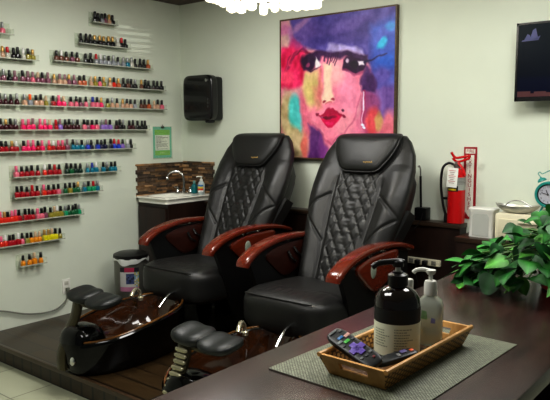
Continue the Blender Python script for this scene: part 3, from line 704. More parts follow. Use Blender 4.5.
# soap things by the sink
zt = PZ + .8845
cr = thing('soap_pump_bottle', 'small clear soap pump bottle with colourful label beside the sink faucet', 'soap', (.372, -.125, zt))
MB().lathe([(.028, 0), (.031, .006), (.031, .09), (.022, .112), (.013, .118), (.013, .124)]).build('bottle', mat('pale_liquid_soap', rgb(186, 196, 196), rough=.1, var=.05, coat=.3), cr)
lb = MB()
for k, c in enumerate(((60, 120, 180), (236, 220, 90), (220, 80, 60), (240, 240, 235))):
    lb.col = rgb(*c); z0, z1 = .072 - k * .016, .088 - k * .016
    ring_ = [[(.0316 * cos(a), .0316 * sin(a), z) for a in np.linspace(-2.6, -.2, 14)] for z in (z0, z1)]
    lb.loft(ring_, cap=False, closed=False)
lb.build('label_band', mat('printed_label', attr=True, rough=.4, var=.25, nscale=60), cr, attr=True)
pmp = MB(); pmp.lathe([(.014, .12), (.014, .134), (.006, .136), (.006, .152), (.011, .154), (.011, .162)]); pmp.tube([(0, 0, .158), (-.02, -.02, .16), (-.03, -.03, .154)], .005, 8); pmp.build('pump_head', WHITEP, cr)
tl = thing('teal_bottle', 'small teal squeeze bottle lying against the backsplash beside the faucet', 'bottle', (.232, -.075, zt))
MB().loft([rr(.022, 0, 3), rr(.026, .004, 3), rr(.026, .06, 3), rr(.018, .08, 2), rr(.010, .084, 2), rr(.010, .09, 2)]).build('bottle', mat('teal_plastic', rgb(14, 110, 116), rough=.3), tl)
MB().loft([rr(.012, .088, 2), rr(.012, .108, 2), rr(.009, .112, 2)]).build('cap', mat('teal_cap', rgb(120, 170, 165), rough=.3), tl)

# ------------------------------------------------------------------ trash can
tc_ = thing('trash_can', 'grey pedal trash can with black lid and colourful sticker by the left wall', 'trash can', (.30, -.86, PZ))
MB().lathe([(.105, 0), (.112, .01), (.115, .40), (.115, .455)], n=36).build('can_body', mat('grey_can_metal', rgb(120, 120, 112), rough=.4, metal=.5), tc_)
MB().lathe([(.118, .455), (.121, .465), (.118, .485), (.09, .50), (.0005, .504)], n=36).build('lid', BLACK, tc_)
bg = MB(); ring0 = [[((.1165 + .004 * sin(a * 9) + k) * cos(a), (.1165 + .004 * sin(a * 9) + k) * sin(a), z + (.018 * sin(a * 3 + 1) + .008 * sin(a * 7)) * f) for a in [2 * pi * j / 60 for j in range(60)]] for z, k, f in ((.462, .002, 0), (.45, .005, .2), (.425, .004, 1))]
bg.loft(ring0, cap=False); bg.build('white_bag_edge', mat('white_bag', rgb(205, 208, 204), rough=.35), tc_)
st = MB(); r3 = random.Random(4); A0, A1 = radians(-78), radians(-12)
for i in range(12):
    for j in range(16):
        z = .19 + j * .0125; a = A0 + (A1 - A0) * i / 12; a2 = A0 + (A1 - A0) * (i + 1) / 12
        c = (196, 194, 192)
        if j > 12: c = (170, 50, 84) if 2 < i < 9 else (40, 40, 48)
        elif j < 3: c = (180, 120, 150)
        elif 4 <= i <= 8 and 5 <= j <= 11: c = r3.choice([(60, 70, 110), (80, 90, 130), (40, 44, 60)])
        elif i >= 9: c = r3.choice([(120, 160, 176), (176, 170, 100), (190, 190, 196)])
        st.col = rgb(*c); R_ = .1158
        st.add([(R_ * cos(a), R_ * sin(a), z), (R_ * cos(a2), R_ * sin(a2), z), (R_ * cos(a2), R_ * sin(a2), z + .0125), (R_ * cos(a), R_ * sin(a), z + .0125)], [(0, 1, 2, 3)])
st.build('colourful_sticker', mat('sticker_print', attr=True, rough=.4, var=.1), tc_, attr=True, smooth=False)

tc_.scale = (1.16, 1.16, .95)

# ------------------------------------------------------------------ wall outlet and cord
ot = thing('wall_outlet', 'white wall outlet low on the left wall', 'outlet', (0, -1.267, .356))
MB().box((.004, 0, 0), (.004, .036, .058), bev=.003).build('cover_plate', WHITEP, ot)
for dz in (-.025, .025): MB().box((.0085, 0, dz), (.002, .017, .015), bev=.001).build('socket', mat('socket_cream', rgb(190, 188, 176), rough=.5), ot)
c = MB(); c.tube(spl([(.03, -2.3, .34), (.025, -2.05, .315), (.02, -1.827, .282), (.02, -1.611, .211), (.02, -1.411, .189), (.022, -1.30, .235), (.03, -1.268, .30), (.03, -1.267, .331)], 8), .006, 8)
c.box((.024, -1.267, .331), (.013, .012, .016), bev=.004)
tag(c.build('power_cord', mat('grey_cord', rgb(120, 122, 112), rough=.5)), 'grey power cord drooping along the left wall from the outlet', 'cord')  # plain power cord plugged into the wall outlet

# ------------------------------------------------------------------ fire extinguisher and sign
ex = thing('fire_extinguisher', 'red fire extinguisher with paper tag standing on the dark ledge', 'fire extinguisher', (2.697, -.066, PZ + .831))
RED = mat('extinguisher_red', rgb(196, 20, 24), rough=.25, var=.05, coat=.3)
ER = .0575
MB().lathe([(.054, 0), (ER, .004), (ER, .30), (.052, .33), (.034, .352), (.02, .362), (.018, .37)], n=32).build('cylinder', RED, ex)
lb = MB()
def band(z0, z1, c, a0=-2.9, a1=.4, R_=ER + .0006, n=20):
    lb.col = rgb(*c); lb.loft([[(R_ * cos(a), R_ * sin(a), z) for a in np.linspace(a0, a1, n)] for z in (z0, z1)], cap=False, closed=False)
band(.222, .305, (168, 170, 164)); band(.214, .250, (26, 24, 24), -2.9, -1.0, ER + .001); band(.220, .231, (206, 178, 40), -2.3, -1.2, ER + .0014)
for k in range(5): band(.262 + k * .009, .265 + k * .009, (96, 90, 90), -1.0, .2, ER + .001)
lb.build('printed_label', mat('extinguisher_print', attr=True, rough=.35, var=.1), ex, attr=True)
MB().lathe([(.02, .366), (.022, .372), (.022, .392), (.015, .396), (.015, .408)], n=18).build('valve', STEEL, ex)
g = MB(); g.tube(spl([(-.028, -.01, .430), (0, 0, .405), (.05, .0, .418), (.085, 0, .43)], 5), .008, 8); g.tube(spl([(-.038, -.012, .468), (-.012, 0, .432), (.04, 0, .438), (.09, 0, .446)], 5), .0085, 8)
g.tube(spl([(.01, -.01, .40), (.045, -.012, .36), (.062, -.014, .315)], 5), .009, 8); g.build('squeeze_handle', RED, ex)
g = MB(); g.tube(spl([(-.015, -.01, .385), (-.055, -.01, .395), (-.095, -.01, .36), (-.105, -.01, .25), (-.088, -.008, .12), (-.07, 0, .045)], 8), .0085, 10); g.lathe([(.011, 0), (.013, .02), (.010, .06)], c=(-.071, 0, .0)); hs = g.build('hose', mat('black_rubber', rgb(14, 14, 15), rough=.45), ex)
MB().box((-.07, 0, .16), (.028, .01, .008), bev=.003).build('hose_clip', BLACK, ex)
tg = MB(); Mt = Matrix.Translation((-.004, -.0625, .305)) @ Matrix.Rotation(radians(3), 4, 'Y') @ Matrix.Rotation(radians(-3), 4, 'X')
tg.col = rgb(226, 226, 220); tg.box((0, 0, 0), (.036, .0006, .064), M=Mt)
for k in range(8):
    tg.col = rgb(150, 120, 120) if k % 3 else rgb(190, 90, 90); tg.box((-.002, -.0012, .045 - k * .0115), (.024 - .006 * (k % 3), .0003, .0016), M=Mt)
tg.build('inspection_tag', mat('paper_tag', attr=True, rough=.6, var=.03), ex, attr=True, smooth=False)
sg = thing('fire_extinguisher_sign', 'red and white arrow sign lettered fire extinguisher on the back wall', 'sign', (2.760, -.001, 1.225))
SRED = mat('sign_red', rgb(150, 22, 36), rough=.4, var=.03); SWHT = mat('sign_white', rgb(222, 224, 212), rough=.4, var=.03)
MB().box((0, -.0015, 0), (.044, .0015, .238)).build('sign_plate', SRED, sg, smooth=False)
ar = MB(); ar.prism([(-.0034, .0), (-.0031, 0)], 0, 0) if False else None
ar = MB(); hw = .027
pts = [(-hw, .185), (hw, .185), (hw, -.180), (.035, -.180), (0, -.226), (-.035, -.180), (-hw, -.180)]
ar.add([(x, -.0036, z) for x, z in pts], [tuple(range(7))]); ar.add([(-.033, -.0036, .225), (.033, -.0036, .225), (.033, -.0036, .195), (-.033, -.0036, .195)], [(0, 1, 2, 3)])
ar.build('white_arrow', SWHT, sg, smooth=False)
tx = MB(); Rm = Matrix.Rotation(pi / 2, 4, 'X')
text_into(tx, 'FIRE', .030, Matrix.Translation((0, -.0042, .210)) @ Rm, .0003)
for k, ch in enumerate('EXTINGUISHER'): text_into(tx, ch, .036, Matrix.Translation((0, -.0042, .168 - k * .0305)) @ Rm, .0003)
tx.build('sign_lettering', SRED, sg, smooth=False)

# holder with rod, cord and power strip behind the chair
rh = thing('charging_cup', 'black square cup with an upright rod on the ledge beside the extinguisher', 'holder', (2.455, -.062, PZ + .831))
MB().box((0, 0, .043), (.043, .038, .043), bev=.006).build('cup', BLACK, rh)
g = MB(); g.tube([(-.012, 0, .08), (-.02, 0, .30)], .008, 8); g.build('rod', BLACK, rh)
g = MB(); g.tube(spl([(-.02, 0, .30), (-.022, 0, .345), (-.03, -.004, .37), (-.035, -.01, .36)], 5), .005, 8); g.build('rod_hook', STEEL, rh)
g = MB(); g.tube(spl([(.02, -.041, .05), (.02, -.075, 0), (-.03, -.085, -.06), (-.12, -.085, -.08), (-.25, -.08, -.04)], 8), .003, 6); g.build('thin_cord', BLACK, rh)
ps = thing('power_strip', 'pale power strip with black plugs on the dark ledge front', 'power strip', (2.50, -.112, .685))
MB().box((0, -.012, 0), (.125, .012, .022), bev=.005).build('strip_body', CREAM, ps)
for k in range(4): MB().box((-.085 + k * .055, -.0255, 0), (.016, .002, .014), bev=.001).build('socket', mat('socket_grey', rgb(120, 118, 108), rough=.5), ps)
for k in (1, 2): 
    g = MB(); g.sup((-.085 + k * .055, -.045, 0), (.016, .02, .016), p=4, n=6); g.tube(spl([(-.085 + k * .055, -.06, -.005), (-.08 + k * .05, -.075, -.06), (-.09 + k * .07, -.05, -.15)], 5), .004, 6); g.build('plug', BLACK, ps)

# ------------------------------------------------------------------ television
tv = thing('television', 'wall-mounted flat television with dark screen, right side of the back wall', 'television', (3.50, -.10, 1.978))
TW, TH = .43, .232
b = MB(); b.box((0, .01, 0), (TW, .018, TH), bev=.006); b.build('tv_body', BLACK, tv)
MB().box((0, .07, 0), (.12, .045, .10)).build('wall_mount', SHELL, tv)
b = MB(); w = .012
for c, h in (((0, -.010, TH - w / 2), (TW, .004, w / 2)), ((0, -.010, -TH + w), (TW, .004, w)), ((-TW + w / 2, -.010, 0), (w / 2, .004, TH)), ((TW - w / 2, -.010, 0), (w / 2, .004, TH))): b.box(c, h)
b.build('bezel', mat('tv_bezel', rgb(22, 22, 22), rough=.25), tv, smooth=False)
sc_ = MB(); nzv = 20
for i in range(nzv + 1):
    f = i / nzv; z = -TH + .022 + f * (2 * TH - .032)
    c = np.array((10, 14, 26)) * (1 - f) + np.array((22, 30, 36)) * f
    if f < .3: c = c + np.array((0, 0, 8))
    sc_.v += [(-TW + w, -.0105, z), (TW - w, -.0105, z)]; sc_.c += [tuple(lin(t) for t in c) + (1,)] * 2
sc_.f = [(2 * i, 2 * i + 1, 2 * i + 3, 2 * i + 2) for i in range(nzv)]
scr = sc_.build('screen', mat('tv_screen', attr=True, rough=.3, var=.02, spec=.08), tv, attr=True)
def glow(name, c, s): return mat(name, rgb(*c), rough=.3, emit=rgb(*c), estr=s)
lg = MB()
for pts in ([(-.385, .13), (-.365, .165), (-.35, .155), (-.345, .13)], [(-.352, .13), (-.335, .185), (-.318, .195), (-.302, .13)], [(-.40, .122), (-.30, .125), (-.305, .135), (-.395, .13)], [(-.335, .13), (-.29, .15), (-.30, .128)]):
    lg.add([(x, -.0112, z) for x, z in pts], [tuple(range(len(pts)))])
lg.build('blue_logo', glow('screen_blue', (52, 56, 104), .12), scr, smooth=False)
lg = MB(); r5 = random.Random(2); x = -TW + .016
while x < TW - .03:
    l = r5.uniform(.02, .08); h = r5.uniform(.014, .03); lg.add([(x, -.0112, -TH + .026), (x + l, -.0112, -TH + .026), (x + l, -.0112, -TH + .03 + h), (x, -.0112, -TH + .03 + h)], [(0, 1, 2, 3)]); x += l * .98
lg.build('red_ticker', glow('screen_red', (78, 44, 46), .1), scr, smooth=False)

# ------------------------------------------------------------------ side counter with its things
sdc = thing('side_counter', 'dark side counter against the back wall behind the plant', 'counter', (2.785, 0, 0))
MB().box((.62, -.16, .44), (.60, .14, .44)).build('counter_body', DARKWOOD, sdc, smooth=False)
MB().box((.62, -.158, .895), (.61, .15, .015), bev=.004).build('counter_top', wood('ledge_top_wood', rgb(38, 26, 18), rgb(62, 46, 34)), sdc)
wh = thing('napkin_holder', 'white plastic upright holder on the side counter beside the extinguisher', 'holder', (2.935, -.19, .911))
hb = MB(); hb.loft([ssq(0, 0, .078, .055, 0, p=8), ssq(0, 0, .078, .055, .155, p=8), ssq(0, 0, .084, .06, .165, p=8), ssq(0, 0, .084, .06, .177, p=8), ssq(0, 0, .078, .055, .182, p=8)]); hb.build('holder_body', mat('white_holder_plastic', rgb(214, 214, 208), rough=.3, var=.02), wh)
hb = MB(); hb.loft([[(.052 * sx_, -.0565, z), (.052 * sx_, -.058, z), (-.052 * sx_, -.058, z), (-.052 * sx_, -.0565, z)] for sx_, z in ((1, .01), (1, .13), (.8, .148))]); hb.build('front_recess', mat('grey_recess', rgb(176, 178, 172), rough=.4), wh)
tw = thing('towel_warmer', 'cream towel warmer box on the side counter under the silver dish', 'towel warmer', (3.245, -.17, .911))
MB().box((0, 0, .083), (.205, .12, .083), bev=.012).build('warmer_body', CREAM, tw)
MB().box((0, -.123, .075), (.18, .006, .06), bev=.006).build('warmer_door', mat('cream_door', rgb(200, 194, 170), rough=.4), tw)
MB().box((0, -.135, .125), (.06, .008, .008), bev=.004).build('door_handle', CREAM, tw)
ds = thing('silver_dish', 'boat-shaped silver dish on the cream box beside the clock', 'dish', (3.15, -.222, 1.0775))
dm = MB(); rings = []
for hx, hy, z in ((.05, .025, 0), (.085, .04, .008), (.12, .052, .028), (.135, .058, .044), (.132, .056, .045), (.115, .048, .03), (.08, .036, .012), (.01, .01, .008)):
    rings.append([(hx * math.copysign(abs(cos(a)) ** 1.3, cos(a)), hy * math.copysign(abs(sin(a)) ** 1.0, sin(a)), z * (1 + .25 * abs(cos(a)) ** 4)) for a in [2 * pi * j / 40 for j in range(40)]])
dm.loft(rings); dm.build('dish_body', mat('dull_silver', rgb(168, 168, 160), rough=.3, metal=.6), ds)
ht = MB(); ht.tube(spl([(-.075, .0, .04), (-.04, 0, .07), (.02, 0, .075), (.08, 0, .045)], 6), .004, 8); ht.build('dish_handle', STEEL, ds)
ck = thing('alarm_clock', 'teal twin-bell alarm clock on the cream box', 'clock', (3.298, -.115, 1.0775))
TEAL = mat('teal_enamel', rgb(36, 138, 130), rough=.3, var=.05)
cz = .113; cr_ = .078; Rx = Matrix.Translation((0, 0, cz)) @ Matrix.Rotation(pi / 2, 4, 'X')
MB().lathe([(cr_ - .012, -.03), (cr_, -.025), (cr_, .025), (cr_ - .004, .031), (cr_ - .014, .031), (cr_ - .016, .024)], n=40, M=Rx, cap=False).build('case', TEAL, ck)
MB().lathe([(.0005, -.029), (cr_ - .012, -.029), (cr_ - .010, .018), (cr_ - .02, .0205), (.0005, .0205)], n=40, M=Rx).build('dial_ring', mat('dark_dial_ring', rgb(40, 44, 42), rough=.4), ck)
dl = MB(); dl.lathe([(.0005, .0212), (cr_ - .022, .0212), (cr_ - .022, .0206)], n=36, M=Rx); dial = dl.build('dial', mat('dial_grey', rgb(176, 176, 186), rough=.4), ck)
nm = MB()
for k in range(12):
    a = radians(90 - 30 * (k + 1)); text_into(nm, str(k + 1), .016, Matrix.Translation((.045 * cos(a), -.0216, cz + .045 * sin(a))) @ Rm, .0002)
nm.build('numerals', mat('clock_black', rgb(24, 24, 26), rough=.5), dial, smooth=False)
hn = MB(); hn.tube([(0, -.024, cz), (-.012, -.024, cz + .028)], .0022, 6); hn.tube([(0, -.0245, cz), (-.038, -.0245, cz + .012)], .0016, 6); hn.lathe([(.005, .022), (.005, .026)], M=Rx); hn.build('clock_hands', MATS['clock_black'], dial)
for s_ in (-1, 1):
    Mb = Matrix.Translation((s_ * .042, 0, cz + .077)) @ Matrix.Rotation(s_ * radians(24), 4, 'Y')
    MB().lathe([(.027, 0), (.026, .008), (.018, .018), (.006, .022), (.004, .03)], n=24, M=Mb).build('bell', TEAL, ck)
    MB().tube([(s_ * .03, 0, cz - .066), (s_ * .048, -.008, .004)], [.006, .005], 8).build('foot', TEAL, ck)
g = MB(); g.tube(spl([(-.055, 0, cz + .105), (-.068, 0, cz + .122), (-.058, 0, cz + .132), (-.046, 0, cz + .122), (-.03, 0, cz + .128), (0, 0, cz + .142), (.03, 0, cz + .128), (.046, 0, cz + .122), (.058, 0, cz + .132), (.068, 0, cz + .122), (.055, 0, cz + .105)], 5), .0032, 8); g.build('carry_handle', mat('pale_teal_metal', rgb(110, 165, 155), rough=.3), ck)

# ------------------------------------------------------------------ reception desk
DZ = 1.02
DESKWOOD = wood('desk_mahogany', rgb(43, 27, 24), rgb(62, 41, 36), rough=.24, scale=(9, 1.2, 9), spec=.6)
dk = thing('reception_desk', 'dark mahogany desk counter in the foreground', 'desk', (0, 0, 0))
b = MB(); b.box((3.72, -2.66, DZ - .02), (.30, 1.30, .02), bev=.006); b.build('desk_top', DESKWOOD, dk)
MB().box((3.47, -2.66, .49), (.015, 1.26, .49)).build('front_panel', DARKWOOD, dk, smooth=False)
for y in (-1.40, -3.92): MB().box((3.73, y, .49), (.26, .015, .49)).build('end_panel', DARKWOOD, dk, smooth=False)
# placemat
pm = MB(); 
def weave():
    m = mat('woven_placemat', rough=.6); N = m.node_tree.nodes; L = m.node_tree.links
    tcn = N.new('ShaderNodeTexCoord'); ch = N.new('ShaderNodeTexBrick'); ch.offset = .5; ch.inputs['Scale'].default_value = 1
    ch.inputs['Brick Width'].default_value = .009; ch.inputs['Row Height'].default_value = .0045; ch.inputs['Mortar Size'].default_value = .0012
    ch.inputs['Color1'].default_value = rgb(166, 172, 146); ch.inputs['Color2'].default_value = rgb(124, 130, 108); ch.inputs['Mortar'].default_value = rgb(58, 58, 46)
    L.new(tcn.outputs['Object'], ch.inputs['Vector']); L.new(ch.outputs['Color'], N['Principled BSDF'].inputs['Base Color']); return m
pm.box((0, 0, .0015), (.188, .275, .0015), bev=.001)
tag(pm.build('placemat', weave(), loc=(3.705, -2.735, DZ), rot=(0, 0, radians(-2.5))), 'grey-green woven placemat on the desk under the wooden tray', 'placemat')
# tray
TR = (3.716, -2.752); TA = radians(-2); tz = DZ + .0032
ty = thing('wooden_tray', 'light wooden tray with rattan sides on the placemat', 'tray', (TR[0], TR[1], tz), TA)
BAM = wood('bamboo_wood', rgb(180, 130, 66), rgb(214, 166, 98), rough=.4, scale=(10, 10, 3))
hx0, hy0, hx1, hy1, th_ = .074, .190, .091, .212, .047
MB().box((0, 0, .004), (hx0, hy0, .004)).build('tray_base', wood('shaded_tray_base_wood', rgb(92, 58, 26), rgb(124, 82, 40), rough=.45, scale=(10, 3, 10)), ty, smooth=False)  # base wood coloured darker to hold the shade under the remote
def rattan():
    m = mat('woven_rattan', rough=.5); N = m.node_tree.nodes; L = m.node_tree.links
    tcn = N.new('ShaderNodeTexCoord'); ch = N.new('ShaderNodeTexBrick'); ch.offset = .5; ch.inputs['Scale'].default_value = 1
    mp = N.new('ShaderNodeMapping'); mp.inputs['Rotation'].default_value = (0, radians(90), 0); L.new(tcn.outputs['Object'], mp.inputs[0])
    mp2 = N.new('ShaderNodeMapping'); mp2.inputs['Rotation'].default_value = (0, 0, radians(90))
    L.new(mp.outputs[0], ch.inputs['Vector'])
    ch.inputs['Brick Width'].default_value = .012; ch.inputs['Row Height'].default_value = .014; ch.inputs['Mortar Size'].default_value = .0022
    ch.inputs['Color1'].default_value = rgb(214, 164, 92); ch.inputs['Color2'].default_value = rgb(194, 142, 74); ch.inputs['Mortar'].default_value = rgb(96, 62, 26)
    L.new(ch.outputs['Color'], N['Principled BSDF'].inputs['Base Color']); return m
RAT = rattan()
def wallq(a, b, c, d, t=.006):
    # slanted wall panel from base edge a-b to top edge d-c with thickness towards the tray centre
    a, b, c, d = map(Vector, (a, b, c, d)); n = (b - a).cross(d - a).normalized()
    if n.dot(Vector((0, 0, .03)) - (a + b + c + d) / 4) < 0: n = -n
    return [[a, b, c, d], [p + n * t for p in (a, b, c, d)]]
for s_ in (-1, 1):
    m_ = MB(); m_.loft(wallq((s_ * hx0, -hy0, 0), (s_ * hx0, hy0, 0), (s_ * hx1, hy1, th_), (s_ * hx1, -hy1, th_))); m_.build('rattan_side', RAT, ty, smooth=False)
    e = MB(); e.tube([(s_ * (hx1 - .003), -hy1, th_), (s_ * (hx1 - .003), hy1, th_)], .0055, 8); e.build('side_rim', BAM, ty)
    # end wall with hand slot
    en = MB(); y0, y1 = s_ * hy0, s_ * hy1
    def EP(u, v): return ((-1 + 2 * u) * (hx0 + (hx1 - hx0) * v), y0 + (y1 - y0) * v, th_ * 1.04 * v)
    us = [0, .28, .31, .69, .72, 1]; vs2 = [0, .42, .74, 1.0]
    for i in range(5):
        for j in range(3):
            if j == 1 and i in (1, 2, 3): continue
            q = [EP(us[i], vs2[j]), EP(us[i + 1], vs2[j]), EP(us[i + 1], vs2[j + 1]), EP(us[i], vs2[j + 1])]
            en.loft([q, [(x, y - s_ * .009, z) for x, y, z in q]])
    for i, j in ((1, 1), (3, 1)):
        pass
    en.build('tray_end', BAM, ty, smooth=False)
def onT(x, y): # tray-local to world
    c, s = cos(TA), sin(TA); return (TR[0] + x * c - y * s, TR[1] + x * s + y * c)
fz = tz + .0085
# big pump bottle
x, y = onT(-.016, .012)
pb = thing('pump_bottle', 'large dark amber pump bottle with cream label in the tray', 'bottle', (x, y, fz), radians(50))
BR = .0555
MB().lathe([(.050, 0), (BR - .001, .003), (BR, .008), (BR, .128), (.053, .142), (.044, .156), (.030, .165), (.022, .168), (.021, .176)], n=40).build('bottle', mat('dark_amber_glass', rgb(18, 6, 6), rough=.08, var=.1, coat=.4), pb)
lb = MB()
def pband(z0, z1, c, a0, a1, R_, n=40): lb.col = rgb(*c); lb.loft([[(R_ * cos(a), R_ * sin(a), z) for a in np.linspace(a0, a1, n)] for z in (z0, z1)], cap=False, closed=False)
pband(.006, .085, (232, 236, 212), 0, 2 * pi, BR + .0007, 60); pband(.085, .120, (24, 25, 24), 0, 2 * pi, BR + .0007, 60)
r6 = random.Random(8)
for colm in (0, 1):
    for k in range(9 if colm else 7):
        a0 = -2.75 + colm * 1.0 - radians(50) + .55; ln = r6.uniform(.5, .85); zz = .072 - k * .0065 - (.004 if colm == 0 else 0)
        a = a0
        while a < a0 + ln:
            l = r6.uniform(.05, .14); pband(zz, zz + .0022, (150, 156, 138), a, min(a + l, a0 + ln), BR + .0011, 4); a += l + .025
lb.build('label_wrap', mat('bottle_label_paper', attr=True, rough=.5, var=.02), pb, attr=True)
k_ = MB(); k_.lathe([(.024, .170), (.0245, .172), (.0245, .196), (.020, .199), (.012, .201)], n=28); k_.tube(spl([(0, 0, .222), (.012, 0, .232), (-.02, 0, .236), (-.05, 0, .232), (-.068, 0, .222)], 6), [.009] * 3 + [.0095] * 19 + [.006, .005, .005], 10) if False else k_.lathe([(.012, .199), (.012, .204)], n=16)
k_.tube(spl([(.014, 0, .226), (0, 0, .229), (-.025, 0, .2285), (-.05, 0, .226), (-.066, 0, .217)], 6), .0072, 10); k_.lathe([(.013, .216), (.014, .219), (.014, .229), (.010, .233), (.0005, .234)], n=20)
k_.build('pump_head', BLACK, pb)
MB().lathe([(.0065, .200), (.0065, .218)], n=14).build('pump_stem', WHITEP, pb)
# clear sanitizer
x, y = onT(.012, .128)
sa = thing('sanitizer_bottle', 'clear sanitizer pump bottle with white pump in the tray', 'bottle', (x, y, fz), radians(20))
MB().loft([ssq(0, 0, .030, .022, 0, p=5), ssq(0, 0, .033, .025, .004, p=5), ssq(0, 0, .033, .025, .10, p=5), ssq(0, 0, .028, .021, .115, p=4), ssq(0, 0, .0135, .0135, .128, p=2), ssq(0, 0, .0135, .0135, .134, p=2)]).build('bottle', mat('clear_gel_plastic', rgb(212, 218, 206), rough=.1, trans=.4, var=.02, ior=1.3), sa)
lb = MB(); lb.col = rgb(120, 170, 120); lb.add([(-.0335, -.012, .075), (-.0335, .006, .075), (-.0335, .002, .098), (-.0335, -.008, .10)], [(0, 1, 2, 3)]); lb.col = rgb(130, 130, 180)
lb.add([(.004, -.0256, .06), (.016, -.0256, .06), (.016, -.0256, .072), (.006, -.0256, .074)], [(0, 1, 2, 3)]); lb.col = rgb(140, 180, 130); lb.add([(-.02, -.0256, .07), (-.004, -.0256, .068), (-.006, -.0256, .09), (-.018, -.0256, .092)], [(0, 1, 2, 3)])
lb.build('printed_marks', mat('printed_label', attr=True), sa, smooth=False, attr=True)
k_ = MB(); k_.lathe([(.0165, .128), (.0165, .158), (.014, .164), (.008, .166)], n=24); k_.lathe([(.0055, .164), (.0055, .182)], n=12); k_.lathe([(.0085, .180), (.0125, .186), (.0125, .192), (.0005, .194)], n=18); k_.tube(spl([(0, 0, .189), (-.02, 0, .192), (-.036, 0, .189), (-.044, 0, .182)], 5), .0055, 8); k_.build('pump_head', WHITEP, sa)
# white capped bottle behind
x, y = onT(-.036, .100)
wb = thing('white_capped_bottle', 'slim pale bottle with white cap behind the big pump bottle', 'bottle', (x, y, fz))
MB().lathe([(.018, 0), (.019, .004), (.019, .115), (.012, .13), (.010, .138)], n=20).build('bottle', mat('pale_peach_liquid', rgb(206, 186, 160), rough=.15, trans=.3), wb)
MB().lathe([(.0125, .135), (.013, .137), (.013, .163), (.011, .166), (.0005, .166)], n=18).build('cap', WHITEP, wb)
# remotes
def remote(name, label, loc, rot, L_, W_, T_, btns, pad, parts):
    t = thing(name, label, 'remote', loc); t.rotation_euler = rot
    MB().sup((0, 0, T_), (W_, L_, T_), p=5, n=12).build('remote_body', mat('remote_black', rgb(24, 27, 30), rough=.4, var=.08), t)
    for nm, c, h, colr in parts:
        MB().box((c[0], c[1], 2 * T_ + .0006), (h[0], h[1], .0012), bev=.0008).build(nm, mat('btn_%d_%d_%d' % colr, rgb(*colr), rough=.4), t)
    return t
P_ = []
pur = (104, 78, 176)
rt = None
def cross(T_):
    m_ = MB(); m_.box((0, -.012, 2 * T_ + .001), (.008, .020, .0018), bev=.001); m_.box((0, -.012, 2 * T_ + .001), (.020, .008, .0018), bev=.001); m_.box((0, -.012, 2 * T_ + .0008), (.0105, .0105, .0016), bev=.002); return m_
RT_ = .008
parts = [('power_button', (.012, .058), (.004, .003), (90, 94, 96)), ('brand_print', (-.004, .066), (.010, .0025), (96, 100, 100)), ('blue_button', (-.003, .041), (.0075, .004), (40, 110, 170)), ('pink_button', (.0135, .036), (.0075, .0045), (206, 160, 150)), ('grey_button', (-.0135, .031), (.0065, .004), (120, 130, 132)), ('green_button', (.0, .022), (.0075, .0045), (70, 180, 70)),
         ('small_button', (.015, .018), (.004, .003), (70, 74, 78)), ('small_button', (-.015, .016), (.004, .003), (70, 74, 78)), ('small_button', (-.014, -.04), (.004, .003), (110, 114, 118)), ('small_button', (.0, -.042), (.004, .003), (70, 74, 78)), ('small_button', (.014, -.04), (.004, .003), (110, 114, 118)), ('red_button', (.008, -.056), (.003, .003), (110, 30, 34))]
x, y = onT(-.012, -.170)
rm1 = remote('remote_control', 'black remote control with purple direction pad propped on the tray end', (3.678, -2.900, DZ + .054), (radians(0), radians(0), radians(0)), .076, .0245, RT_, None, None, parts)
o = cross(RT_).build('purple_direction_pad', mat('purple_rubber', rgb(*pur), rough=.45), rm1)
rm2 = remote('remote_control', 'smaller black remote with orange button leaning on the big pump bottle', (3.756, -2.845, DZ + .034), (0, 0, 0), .055, .016, .007, None, None, [('orange_button', (.0, .042), (.0045, .0045), (224, 96, 40)), ('grey_button', (-.004, .022), (.006, .008), (110, 100, 150)), ('grey_button', (.004, .004), (.006, .004), (130, 130, 130))])
rm1.rotation_euler = Euler((0, radians(20), radians(90)), 'XYZ')
def orient(o, fwd, up):
    f_ = Vector(fwd).normalized(); r = f_.cross(Vector(up)).normalized(); u = r.cross(f_)
    o.rotation_euler = Matrix((r, f_, u)).transposed().to_euler()
orient(rm1, (-.97, .20, .26), (-.05, -.45, 1)); orient(rm2, (.45, .85, .12), (0, -.3, 1))
gz = thing('clear_plastic_clip', 'small grey translucent plastic clip lying in the tray under the remotes', 'clip', (3.765, -2.90, fz))
m_ = MB(); m_.box((0, 0, .006), (.022, .010, .006), bev=.004); m_.box((.012, .012, .012), (.010, .016, .005), bev=.003); m_.build('clip_body', mat('grey_translucent', rgb(150, 156, 148), rough=.2, trans=.3), gz)

